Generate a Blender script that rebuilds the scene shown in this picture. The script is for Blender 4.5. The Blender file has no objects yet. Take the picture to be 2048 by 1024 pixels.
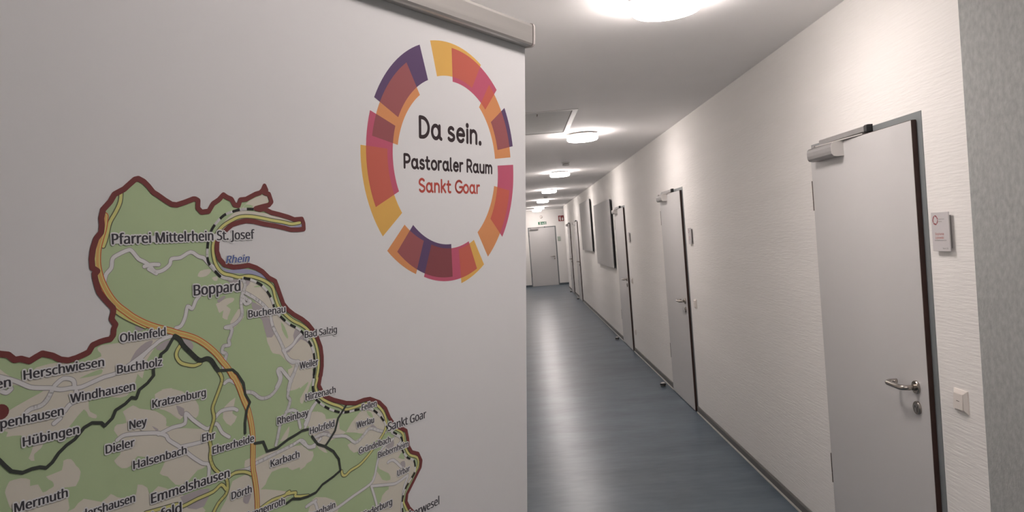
import bpy, bmesh, math, random, os
from mathutils import Vector, Matrix, geometry

S = bpy.context.scene
COL = S.collection
random.seed(7)

# ------------------------------------------------------------------ camera, world, exposure
CAMZ = 1.72
cam_data = bpy.data.cameras.new('camera')
cam_data.sensor_width = 36.0
cam_data.sensor_fit = 'HORIZONTAL'
cam_data.lens = 1500.0 / 2048.0 * 36.0
cam_data.clip_start = 0.02
cam = bpy.data.objects.new('camera', cam_data)
COL.objects.link(cam)
cam.matrix_world = Matrix(((0.9969084, 0.0778819, 0.0103934, 0), (0.0086518, 0.0226671, -0.9997056, 0), (-0.0780946, 0.9967049, 0.0219232, CAMZ), (0,0,0,1)))
S.camera = cam

world = bpy.data.worlds.new('world')
world.use_nodes = True
world.node_tree.nodes['Background'].inputs[0].default_value = (0.5, 0.5, 0.5, 1)
world.node_tree.nodes['Background'].inputs[1].default_value = 0.05
S.world = world
S.view_settings.view_transform = 'Standard'
S.view_settings.look = 'None'
S.view_settings.gamma = 1.0
S.view_settings.use_curve_mapping = False
S.view_settings.exposure = 2.19
LAMP_STRENGTH = 11.0
LAMP_RIM = 13.5       # rim of the drum, glow raised above its flat front to lift ceiling and walls
LAMP_COLOR = (1.0, 0.905, 0.865)

# ------------------------------------------------------------------ materials
def lin(c):
    return tuple(((v/255)/12.92 if v <= 10 else ((v/255+0.055)/1.055)**2.4) for v in c)

def mat(name, color, rough=0.5, metal=0.0, spec=0.5, noise=0.0, nscale=8.0, bump=0.0, bscale=60.0, stretch=(1,1,1)):
    m = bpy.data.materials.new(name)
    m.use_nodes = True
    nt = m.node_tree
    b = nt.nodes['Principled BSDF']
    b.inputs['Base Color'].default_value = (*color, 1)
    b.inputs['Roughness'].default_value = rough
    b.inputs['Metallic'].default_value = metal
    b.inputs['Specular IOR Level'].default_value = spec
    tc = nt.nodes.new('ShaderNodeTexCoord')
    mp = nt.nodes.new('ShaderNodeMapping')
    mp.inputs['Scale'].default_value = stretch
    nt.links.new(tc.outputs['Object'], mp.inputs['Vector'])
    n = nt.nodes.new('ShaderNodeTexNoise')
    n.inputs['Scale'].default_value = nscale
    n.inputs['Detail'].default_value = 4
    nt.links.new(mp.outputs[0], n.inputs['Vector'])
    r = nt.nodes.new('ShaderNodeValToRGB')
    k0, k1 = 1-noise, 1+noise
    r.color_ramp.elements[0].position = 0.3
    r.color_ramp.elements[1].position = 0.7
    r.color_ramp.elements[0].color = (*[min(1, c*k0) for c in color], 1)
    r.color_ramp.elements[1].color = (*[min(1, c*k1) for c in color], 1)
    nt.links.new(n.outputs['Fac'], r.inputs['Fac'])
    nt.links.new(r.outputs[0], b.inputs['Base Color'])
    if bump > 0:
        n2 = nt.nodes.new('ShaderNodeTexNoise')
        n2.inputs['Scale'].default_value = bscale
        n2.inputs['Detail'].default_value = 3
        nt.links.new(mp.outputs[0], n2.inputs['Vector'])
        bp = nt.nodes.new('ShaderNodeBump')
        bp.inputs['Strength'].default_value = bump
        bp.inputs['Distance'].default_value = 0.002
        nt.links.new(n2.outputs['Fac'], bp.inputs['Height'])
        nt.links.new(bp.outputs[0], b.inputs['Normal'])
    return m

M = {}
M['wallpaper'] = mat('wallpaper', (0.88, 0.861, 0.834), 0.75, spec=0.25, noise=0.02, nscale=3, bump=0.8, bscale=60, stretch=(0.18, 0.18, 2.2))
M['plain_wall'] = mat('plain_wall', (0.88, 0.861, 0.834), 0.8, spec=0.25, noise=0.01)
M['ceiling'] = mat('ceiling_paint', (0.93, 0.915, 0.91), 0.85, spec=0.15, noise=0.015, nscale=1.5)
M['hatch'] = mat('hatch_panel', (0.62, 0.62, 0.61), 0.7, spec=0.2, noise=0.02)
M['white_lacquer'] = mat('white_lacquer', (0.70, 0.69, 0.68), 0.45, noise=0.01)
M['door_leaf'] = mat('door_laminate', (0.60, 0.59, 0.585), 0.4, spec=0.4, noise=0.012, nscale=2)
M['frame_grey'] = mat('frame_grey_enamel', (0.215, 0.235, 0.24), 0.4, noise=0.04, nscale=5)
M['edge_brown'] = mat('brown_door_edge', (0.055, 0.026, 0.020), 0.5, noise=0.15, nscale=12)
M['steel'] = mat('brushed_steel', (0.42, 0.385, 0.35), 0.24, metal=1.0, noise=0.08, nscale=120, stretch=(1, 1, 0.1))
M['silver'] = mat('silver_lacquer', (0.30, 0.29, 0.285), 0.42, metal=0.3, noise=0.03, nscale=30)
M['silver_light'] = mat('silver_end_cap', (0.62, 0.60, 0.58), 0.4, metal=0.2, noise=0.02)
M['black'] = mat('black_plastic', (0.015, 0.016, 0.018), 0.45, noise=0.1)
M['hinge'] = mat('hinge_bronze', (0.13, 0.105, 0.09), 0.4, metal=0.7, noise=0.1)
M['white_plastic'] = mat('white_plastic', (0.78, 0.73, 0.68), 0.35, noise=0.01)
M['sign_plate'] = mat('sign_plate', (0.62, 0.595, 0.60), 0.3, noise=0.01)
M['base_grey'] = mat('baseboard_grey', (0.145, 0.14, 0.135), 0.5, noise=0.06, nscale=10)
M['base_bead'] = mat('baseboard_bead', (0.42, 0.41, 0.38), 0.4, noise=0.06)
M['base_blue'] = mat('baseboard_blue_grey', (0.10, 0.125, 0.145), 0.5, noise=0.06)
M['grey_panel'] = mat('grey_board_cloth', (0.56, 0.555, 0.55), 0.85, spec=0.15, noise=0.03, nscale=40)
M['felt'] = mat('grey_felt_wallcovering', (0.40, 0.41, 0.40), 0.95, spec=0.1, noise=0.13, nscale=55, bump=0.35, bscale=160, stretch=(1, 1, 0.7))
M['rail_alu'] = mat('satin_aluminium', (0.60, 0.575, 0.55), 0.42, metal=0.6, noise=0.05, nscale=60, stretch=(0.03, 1, 1))
M['clear_cap'] = mat('pale_end_cap', (0.72, 0.66, 0.63), 0.25, noise=0.01)
M['sign_red'] = mat('sign_red', lin((130, 30, 34)), 0.4, noise=0.02)
M['sign_green'] = mat('sign_green', lin((40, 110, 80)), 0.4, noise=0.02)
M['sign_white'] = mat('sign_white', (0.80, 0.79, 0.77), 0.4, noise=0.01)
M['pad_green'] = mat('plate_grey_green', (0.40, 0.46, 0.39), 0.4, noise=0.02)
M['lamp_ring'] = mat('lamp_ring', (0.50, 0.47, 0.45), 0.4, noise=0.02)

def emis(name, color, strength):
    m = bpy.data.materials.new(name); m.use_nodes = True
    b = m.node_tree.nodes['Principled BSDF']
    b.inputs['Base Color'].default_value = (0.8, 0.8, 0.8, 1)
    b.inputs['Emission Color'].default_value = (*color, 1)
    b.inputs['Emission Strength'].default_value = strength
    return m
M['lamp'] = emis('opal_diffuser', LAMP_COLOR, LAMP_STRENGTH)
M['lamp_side'] = emis('opal_diffuser_rim', LAMP_COLOR, LAMP_RIM)


def floor_material():
    m = bpy.data.materials.new('blue_grey_linoleum'); m.use_nodes = True
    nt = m.node_tree; b = nt.nodes['Principled BSDF']
    tc = nt.nodes.new('ShaderNodeTexCoord')
    def noise(scale, sx, sy, detail=5, dist=0.0):
        mp = nt.nodes.new('ShaderNodeMapping'); mp.inputs['Scale'].default_value = (sx, sy, 1); mp.inputs['Location'].default_value = (3.1, 1.7, 0.37)
        nt.links.new(tc.outputs['Object'], mp.inputs['Vector'])
        n = nt.nodes.new('ShaderNodeTexNoise'); n.inputs['Scale'].default_value = scale
        n.inputs['Detail'].default_value = detail; n.inputs['Distortion'].default_value = dist
        nt.links.new(mp.outputs[0], n.inputs['Vector']); return n
    a = noise(2.2, 0.7, 1.6, 4, 0.15)
    c = noise(14, 0.5, 1.5, 6, 0.0)
    mixn = nt.nodes.new('ShaderNodeMix'); mixn.data_type = 'FLOAT'
    mixn.inputs['Factor'].default_value = 0.35
    nt.links.new(a.outputs['Fac'], mixn.inputs['A']); nt.links.new(c.outputs['Fac'], mixn.inputs['B'])
    r = nt.nodes.new('ShaderNodeValToRGB')
    r.color_ramp.elements[0].position = 0.34; r.color_ramp.elements[1].position = 0.66
    r.color_ramp.elements[0].color = (0.056, 0.086, 0.120, 1)
    r.color_ramp.elements[1].color = (0.118, 0.165, 0.208, 1)
    nt.links.new(mixn.outputs['Result'], r.inputs['Fac'])
    nt.links.new(r.outputs[0], b.inputs['Base Color'])
    b.inputs['Roughness'].default_value = 0.30
    b.inputs['Specular IOR Level'].default_value = 0.62
    return m
M['floor'] = floor_material()

# ------------------------------------------------------------------ mesh helpers
def new_obj(name, bm, material, parent=None, smooth=False):
    me = bpy.data.meshes.new(name)
    bm.normal_update()
    bm.to_mesh(me); bm.free()
    if smooth:
        for p in me.polygons: p.use_smooth = True
    mats = material if isinstance(material, (list, tuple)) else [material]
    for m_ in mats: me.materials.append(m_)
    o = bpy.data.objects.new(name, me)
    COL.objects.link(o)
    if parent: o.parent = parent
    return o

def raw_obj(name, verts, faces, material, parent=None):
    me = bpy.data.meshes.new(name)
    me.from_pydata(verts, [], faces); me.materials.append(material); me.update()
    o = bpy.data.objects.new(name, me); COL.objects.link(o)
    if parent: o.parent = parent
    return o

def add_box(bm, x0, x1, y0, y1, z0, z1, bevel=0.0, seg=1):
    x0, x1 = sorted((x0, x1)); y0, y1 = sorted((y0, y1)); z0, z1 = sorted((z0, z1))
    v = [bm.verts.new(p) for p in ((x0,y0,z0),(x1,y0,z0),(x1,y1,z0),(x0,y1,z0),(x0,y0,z1),(x1,y0,z1),(x1,y1,z1),(x0,y1,z1))]
    fs = [bm.faces.new([v[i] for i in f]) for f in ((3,2,1,0),(4,5,6,7),(0,1,5,4),(1,2,6,5),(2,3,7,6),(3,0,4,7))]
    if bevel > 0:
        es = list({e for f in fs for e in f.edges})
        bmesh.ops.bevel(bm, geom=es, offset=bevel, segments=seg, affect='EDGES', clamp_overlap=True)

def box(name, m, dims, parent=None, bevel=0.0, seg=2):
    bm = bmesh.new(); add_box(bm, *dims, bevel=bevel, seg=seg)
    return new_obj(name, bm, m, parent)

def add_extrude(bm, prof, f0, f1):
    """prof: closed 2D outline; f0/f1 map a 2D point to 3D at the two ends"""
    a = [bm.verts.new(f0(*p)) for p in prof]; b = [bm.verts.new(f1(*p)) for p in prof]
    n = len(prof)
    for i in range(n):
        bm.faces.new((a[i], a[(i+1) % n], b[(i+1) % n], b[i]))
    bm.faces.new(a[::-1]); bm.faces.new(b)
    bmesh.ops.recalc_face_normals(bm, faces=bm.faces[:])

def add_disc_stack(bm, rings, axis_fn, n=32, cap0=True, cap1=True):
    """rings: (radius, height) list; axis_fn(x, y, h) -> 3D"""
    R = []
    for r, h in rings:
        R.append([bm.verts.new(axis_fn(r*math.cos(2*math.pi*i/n), r*math.sin(2*math.pi*i/n), h)) for i in range(n)])
    for a, b in zip(R, R[1:]):
        for i in range(n): bm.faces.new((a[i], a[(i+1) % n], b[(i+1) % n], b[i]))
    if cap0: bm.faces.new(R[0][::-1])
    if cap1: bm.faces.new(R[-1])
    bmesh.ops.recalc_face_normals(bm, faces=bm.faces[:])

def lathe(name, m, rings, fn, parent=None, n=32, smooth=True):
    bm = bmesh.new(); add_disc_stack(bm, rings, fn, n)
    o = new_obj(name, bm, m, parent)
    if smooth:
        for p in o.data.polygons: p.use_smooth = len(p.vertices) == 4
    return o

def add_tube(bm, pts, r, n=12):
    pts = [Vector(p) for p in pts]; rings = []
    up = Vector((0.123, 0.2, 1)).normalized()
    for i, p in enumerate(pts):
        t = (pts[min(i+1, len(pts)-1)] - pts[max(i-1, 0)]).normalized()
        s = t.cross(up).normalized(); u = s.cross(t)
        rings.append([bm.verts.new(p + (s*math.cos(2*math.pi*k/n) + u*math.sin(2*math.pi*k/n))*r) for k in range(n)])
    for a, b in zip(rings, rings[1:]):
        for i in range(n): bm.faces.new((a[i], a[(i+1) % n], b[(i+1) % n], b[i]))
    bm.faces.new(rings[0][::-1]); bm.faces.new(rings[-1])
    bmesh.ops.recalc_face_normals(bm, faces=bm.faces[:])

def empty(name, loc=(0,0,0), rotz=0.0):
    o = bpy.data.objects.new(name, None); o.location = loc; o.rotation_euler = (0, 0, rotz)
    o.empty_display_size = 0.1
    COL.objects.link(o); return o

def tag(o, label, cat, group=None):
    o['label'] = label; o['category'] = cat
    if group: o['group'] = group
    return o

def structure(o, label=None, cat=None):
    o['kind'] = 'structure'
    if label: o['label'] = label
    if cat: o['category'] = cat
    return o

# ------------------------------------------------------------------ text and flat print helpers
FONT = None
try:
    fp = os.path.join(bpy.utils.system_resource('DATAFILES', path='fonts'), 'NotoSansHebrew-Regular.woff2')
    FONT = bpy.data.fonts.load(fp)
except Exception:
    FONT = None

def text2d(s, bold=0.012, italic=0.0):
    """flat letter outlines of s, em = 1, returned as (verts2d, faces, width)"""
    cu = bpy.data.curves.new('lettering', 'FONT')
    cu.body = s
    if FONT: cu.font = FONT
    cu.size = 1.0; cu.offset = 0.0; cu.resolution_u = 3; cu.shear = italic
    ob = bpy.data.objects.new('lettering', cu); COL.objects.link(ob)
    bpy.context.view_layer.update()
    me = ob.to_mesh()
    v = [(p.co.x, p.co.y) for p in me.vertices]
    f = [tuple(p.vertices) for p in me.polygons]
    ob.to_mesh_clear()
    bpy.data.objects.remove(ob); bpy.data.curves.remove(cu)
    if v:
        x0 = min(p[0] for p in v); x1 = max(p[0] for p in v)
        v = [(p[0]-x0, p[1]) for p in v]
        return v, f, x1-x0
    return v, f, 1.0

class Flat:
    """collects flat print shapes of one ink, all at one height over the sheet"""
    count = 0
    def __init__(s): s.v = []; s.f = []; s.z = []
    def add(s, v, f):
        # pieces of one ink that overlap lie a few microns apart, so that no two faces share one plane
        Flat.count += 1; z = (Flat.count % 12)*2.5e-6
        k = len(s.v); s.v += list(v); s.z += [z]*len(v); s.f += [tuple(i+k for i in q) for q in f]
    def poly(s, pts):
        tris = geometry.tessellate_polygon([[Vector((x, y, 0)) for x, y in pts]])
        s.add(pts, tris)
    def disc(s, x, y, r, n=10):
        s.add([(x + r*math.cos(2*math.pi*i/n), y + r*math.sin(2*math.pi*i/n)) for i in range(n)], [tuple(range(n))])
    def stroke(s, pts, w, caps=True):
        h = w/2
        for (x0, y0), (x1, y1) in zip(pts, pts[1:]):
            d = math.hypot(x1-x0, y1-y0)
            if d < 1e-9: continue
            nx, ny = -(y1-y0)/d*h, (x1-x0)/d*h
            s.add([(x0+nx, y0+ny), (x0-nx, y0-ny), (x1-nx, y1-ny), (x1+nx, y1+ny)], [(0, 1, 2, 3)])
        for i, (x, y) in enumerate(pts):
            if caps or 0 < i < len(pts)-1: s.disc(x, y, h)
    def make(s, name, m, fn, parent):
        return raw_obj(name, [fn(p[0], p[1], z) for p, z in zip(s.v, s.z)], s.f, m, parent)

def print_obj(name, parts, parent):
    """one printed feature made of several inks: parts = [(Flat, point function, material)]"""
    me = bpy.data.meshes.new(name); V = []; F = []; MI = []
    for i, (fl_, fn, m) in enumerate(parts):
        k = len(V); V += [fn(p[0], p[1], z) for p, z in zip(fl_.v, fl_.z)]
        F += [tuple(j+k for j in q) for q in fl_.f]; MI += [i]*len(fl_.f); me.materials.append(m)
    me.from_pydata(V, [], F); me.polygons.foreach_set('material_index', MI); me.update()
    o = bpy.data.objects.new(name, me); COL.objects.link(o); o.parent = parent
    return o

def smooth_line(p, n=3):
    out = []
    P = [p[0]] + list(p) + [p[-1]]
    for i in range(1, len(P)-2):
        a, b, c, d = P[i-1], P[i], P[i+1], P[i+2]
        for k in range(n):
            t = k/n
            out.append(tuple(0.5*((2*b[j]) + (-a[j]+c[j])*t + (2*a[j]-5*b[j]+4*c[j]-d[j])*t*t + (-a[j]+3*b[j]-3*c[j]+d[j])*t**3) for j in (0, 1)))
    out.append(tuple(p[-1])); return out

def ink(name, color): return mat(name, color, 0.55, spec=0.3, noise=0.0)

# ------------------------------------------------------------------ room shell
WX = 1.53            # right wall
LX = -0.18           # left corridor wall
CEIL = CAMZ + 0.947
YF = 26.4            # far wall
YC = 24.4            # the right wall ends here, a cross passage opens
YB = -3.2            # wall behind the camera
DOORS = [2.813, 6.88, 10.63, 19.06, 21.80]
DW = 1.045; DTOP = 2.08

bm = bmesh.new(); add_box(bm, -3.4, 4.2, YB-0.2, YF+0.2, -0.1, 0.0)
fl = new_obj('floor', bm, M['floor']); structure(fl)
bm = bmesh.new(); add_box(bm, -3.4, 4.2, YB-0.2, YF+0.2, CEIL, CEIL+0.1)
ce = new_obj('ceiling', bm, M['ceiling']); structure(ce)

def wall_mesh(bm, y0, y1, x0, x1, holes):
    y = y0
    for h0, h1, top in holes:
        add_box(bm, x0, x1, y, h0, 0, CEIL)
        add_box(bm, x0, x1, h0, h1, top, CEIL)
        y = h1
    add_box(bm, x0, x1, y, y1, 0, CEIL)
GY = 2.542
bm = bmesh.new()
wall_mesh(bm, GY, YC, WX, WX+0.12, [(d, d+DW, DTOP) for d in DOORS])
structure(new_obj('wall_right', bm, M['wallpaper']), 'white textured wallpaper wall holding the row of doors on the right', 'wall')
bm = bmesh.new(); add_box(bm, WX-0.002, WX+0.12, YB, GY, 0, CEIL)
structure(new_obj('wall_foyer', bm, M['felt']), 'mottled grey felt-covered stretch of wall at the right edge', 'wall')
bm = bmesh.new(); add_box(bm, LX-0.12, LX, 1.95, YF, 0, CEIL)
structure(new_obj('wall_left', bm, M['plain_wall']))
bm = bmesh.new()
FD0, FD1 = 0.35, 1.335
add_box(bm, -0.3, FD0, YF, YF+0.12, 0, CEIL); add_box(bm, FD1, 4.0, YF, YF+0.12, 0, CEIL)
add_box(bm, FD0, FD1, YF, YF+0.12, 2.085, CEIL)
structure(new_obj('wall_far', bm, M['plain_wall']), 'white end wall closing the corridor around the far door', 'wall')
bm = bmesh.new(); add_box(bm, WX+0.12, 4.0, YC-0.12, YC, 0, CEIL)
structure(new_obj('wall_passage', bm, M['plain_wall']))
bm = bmesh.new(); add_box(bm, 4.0, 4.12, YC-0.12, YF+0.12, 0, CEIL)
structure(new_obj('wall_passage_end', bm, M['plain_wall']))
bm = bmesh.new(); add_box(bm, -3.2, LX-0.12, 1.95, 2.07, 0, CEIL)
structure(new_obj('wall_foyer_front', bm, M['plain_wall']))
bm = bmesh.new(); add_box(bm, -3.32, -3.2, YB, 2.07, 0, CEIL)
structure(new_obj('wall_foyer_left', bm, M['plain_wall']))
bm = bmesh.new(); add_box(bm, -3.32, WX+0.12, YB-0.12, YB, 0, CEIL)
structure(new_obj('wall_back', bm, M['plain_wall']))

# baseboards: dark strip over a pale bead
def baseboard(name, segs, fn, m):
    bm = bmesh.new()
    for a, b in segs:
        add_extrude(bm, [(0, 0.011), (0.011, 0.011), (0.011, 0.052), (0.006, 0.060), (0, 0.060)], lambda u, z: fn(a, u, z), lambda u, z: fn(b, u, z))
    o = structure(new_obj(name, bm, m))
    bm = bmesh.new()
    for a, b in segs:
        add_extrude(bm, [(0, 0.0), (0.018, 0.0), (0.016, 0.006), (0.011, 0.011), (0, 0.011)], lambda u, z: fn(a, u, z), lambda u, z: fn(b, u, z))
    new_obj('bead', bm, M['base_bead'], o)
    return o
seg = []; y = YB
for d in DOORS:
    seg.append((y, d)); y = d+DW
seg.append((y, YC))
baseboard('baseboard_right', seg, lambda t, u, z: (WX-u, t, z), M['base_grey'])
baseboard('baseboard_left', [(2.07, YF)], lambda t, u, z: (LX+u, t, z), M['base_grey'])
bm = bmesh.new()
for a, b in ((LX, FD0), (FD1, 4.0)): add_box(bm, a, b, YF-0.012, YF, 0, 0.065)
structure(new_obj('baseboard_far', bm, M['base_blue']))

# ------------------------------------------------------------------ doors
def arc_pts(c, r, a0, a1, n):
    return [(c[0]+r*math.cos(math.radians(a0+(a1-a0)*i/n)), c[1]+r*math.sin(math.radians(a0+(a1-a0)*i/n))) for i in range(n+1)]

def build_door(n, T, label, W=DW, edge_dark=True, hinge_side=1, small_leaf=False, full=True):
    """T(u, d, z): u along the wall from the latch-side frame edge, d out of the wall, z up"""
    def bx(bm, u0, u1, d0, d1, z0, z1, bev=0):
        add_extrude(bm, [(u0, z0), (u1, z0), (u1, z1), (u0, z1)], lambda u, z: T(u, d0, z), lambda u, z: T(u, d1, z))
    FW = 0.055
    root = bpy.data.objects.new('door_%d' % n, None); COL.objects.link(root)
    structure(root, label, 'door')
    root.location = T(W/2, 0, 0)
    inv = Vector(root.location)
    made = []
    def part(name, bm, m, parent=None, smooth=False):
        bmesh.ops.translate(bm, verts=bm.verts[:], vec=-inv)
        o = new_obj(name, bm, m, parent or root, smooth); made.append(o); return o
    bm = bmesh.new()
    bx(bm, 0, FW, -0.11, 0.002, 0, DTOP); bx(bm, W-FW, W, -0.11, 0.002, 0, DTOP); bx(bm, FW, W-FW, -0.11, 0.002, DTOP-FW, DTOP)
    part('frame', bm, M['frame_grey'])
    L0, L1, LT = 0.036, W-0.036, DTOP-0.030
    bm = bmesh.new()
    bx(bm, L0+0.002, L1, 0.0025, 0.022, 0.008, LT)
    bx(bm, FW+0.003, W-FW-0.003, -0.022, 0.0025, 0.008, DTOP-FW-0.003)
    leaf = part('leaf', bm, M['door_leaf'])
    bm = bmesh.new()
    bx(bm, L0-0.001, L0+0.002, 0.0025, 0.0212, 0.008, LT)
    bx(bm, L0+0.002, L1, 0.0025, 0.0212, LT, LT+0.002)
    e = part('leaf_edge', bm, M['edge_brown'] if edge_dark else M['frame_grey']); e['label'] = 'dark brown door edge' if edge_dark else 'grey door edge'
    # hinges on the far side
    for z0 in (0.354, 1.746):
        bm = bmesh.new()
        def ring(x, y, h): return T(L1+0.004+x, 0.018+y, h)
        add_disc_stack(bm, [(0.0065, z0), (0.0065, z0+0.048), (0.0058, z0+0.049), (0.0058, z0+0.051), (0.0065, z0+0.052), (0.0065, z0+0.10), (0.0058, z0+0.101), (0.0065, z0+0.103), (0.0065, z0+0.150)], ring, 12)
        part('hinge', bm, M['hinge'])
    # lever handle
    hu = L0+0.085; hz = 1.021; d0 = 0.022
    bm = bmesh.new()
    add_disc_stack(bm, [(0.0265, d0), (0.0265, d0+0.006), (0.0245, d0+0.009), (0.0125, d0+0.009), (0.0125, d0+0.016)], lambda x, y, h: T(hu+x, h, hz+y), 28)
    rose = part('handle_rosette', bm, M['steel'])
    for p in rose.data.polygons: p.use_smooth = False
    path = [(hu, d0+0.012), (hu, d0+0.030)]
    path += [(hu+0.024-0.024*math.cos(math.radians(a)), d0+0.030+0.026*math.sin(math.radians(a))) for a in (15, 30, 45, 60, 75, 90)]
    path += [(hu+0.05, d0+0.0565), (hu+0.08, d0+0.0565), (hu+0.105, d0+0.0565)]
    path += [(hu+0.112+0.022*math.sin(math.radians(a)), d0+0.0345+0.022*math.cos(math.radians(a))) for a in (5, 25, 45, 65, 85, 90)]
    path += [(hu+0.134, d0+0.020), (hu+0.134, d0+0.012)]
    bm = bmesh.new(); add_tube(bm, [T(u, d, hz) for u, d in path], 0.0105, 14)
    part('handle', bm, M['steel'], None, True)
    kz = hz-0.081
    bm = bmesh.new()
    add_disc_stack(bm, [(0.0265, d0), (0.0265, d0+0.006), (0.0245, d0+0.009)], lambda x, y, h: T(hu+x, h, kz+y), 28)
    key = part('key_rosette', bm, M['steel'])
    bm = bmesh.new()
    add_disc_stack(bm, [(0.0085, d0+0.008), (0.0085, d0+0.0125)], lambda x, y, h: T(hu+x, h, kz+0.006+y), 20)
    bx(bm, hu-0.005, hu+0.005, d0+0.008, d0+0.0115, kz-0.017, kz+0.002)
    part('lock_cylinder', bm, M['silver'], key)
    bm = bmesh.new(); bx(bm, hu-0.0018, hu+0.0018, d0+0.0125, d0+0.0132, kz+0.0005, kz+0.011)
    bx(bm, hu-0.0036, hu+0.0036, d0+0.0125, d0+0.0131, kz+0.005, kz+0.009)
    part('keyhole', bm, M['black'], key)
    # overhead closer with slide rail
    c0, c1 = (0.625, 0.915)
    prof = [(0.0, 1.984), (0.030, 1.984), (0.046, 1.987), (0.053, 1.996), (0.055, 2.010), (0.055, 2.028), (0.053, 2.040), (0.046, 2.048), (0.030, 2.051), (0.0, 2.051)]
    prof = [(d0+a*1.0, b) for a, b in prof]
    bm = bmesh.new()
    add_extrude(bm, prof, lambda d, z: T(c0+0.004, d, z), lambda d, z: T(c1, d, z))
    body = part('door_closer', bm, M['silver'])
    bm = bmesh.new()
    add_extrude(bm, [(d0 + (d-d0)*1.02, 2.02+(z-2.02)*1.03) for d, z in prof], lambda d, z: T(c0, d, z), lambda d, z: T(c0+0.004, d, z))
    part('end_cap', bm, M['silver_light'], body)
    bm = bmesh.new(); bx(bm, c1-0.055, c1-0.025, d0+0.012, d0+0.040, 2.051, 2.060)
    part('spindle', bm, M['silver'], body)
    r0, r1 = 0.378, 0.885
    bm = bmesh.new()
    add_extrude(bm, [(0.0025, 2.060), (0.019, 2.060), (0.026, 2.063), (0.026, 2.083), (0.022, 2.086), (0.0025, 2.086)], lambda d, z: T(r0+0.026, d, z), lambda d, z: T(r1, d, z))
    rail = part('slide_rail', bm, M['silver'])
    bm = bmesh.new()
    add_extrude(bm, [(0.0022, 2.058), (0.027, 2.058), (0.029, 2.062), (0.029, 2.084), (0.025, 2.088), (0.0022, 2.088)], lambda d, z: T(r0, d, z), lambda d, z: T(r0+0.026, d, z))
    part('end_cap', bm, M['black'], rail)['label'] = 'black end cap of the slide rail'
    # arm between spindle and rail
    bm = bmesh.new()
    a = (c1-0.04, d0+0.026); b = (r0+0.055, 0.014)
    L = math.hypot(b[0]-a[0], b[1]-a[1]); nx, ny = -(b[1]-a[1])/L*0.009, (b[0]-a[0])/L*0.009
    q = [(a[0]+nx, a[1]+ny), (a[0]-nx, a[1]-ny), (b[0]-nx, b[1]-ny), (b[0]+nx, b[1]+ny)]
    add_extrude(bm, q, lambda u, d: T(u, d, 2.0525), lambda u, d: T(u, d, 2.0575))
    part('closer_arm', bm, M['silver_light'])
    return root

door_labels = ['nearest pale grey office door, beside the grey felt wall, lever handle showing large',
 'second pale grey office door from the camera, alone between two long stretches of wall',
 'third pale grey office door from the camera, next to the large grey wall board',
 'narrow-looking fourth door on the right, beyond the two grey wall boards',
 'last and smallest door of the right wall, just before the corridor corner']
for i, d in enumerate(DOORS):
    build_door(i+1, (lambda dd: (lambda u, o, z: (WX-o, dd+u, z)))(d), door_labels[i])
# far door: latch on the right, seen head-on
build_door(6, lambda u, o, z: (FD1-u, YF-o, z), 'pale grey door seen head-on in the end wall of the corridor', W=FD1-FD0, edge_dark=False)

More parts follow.
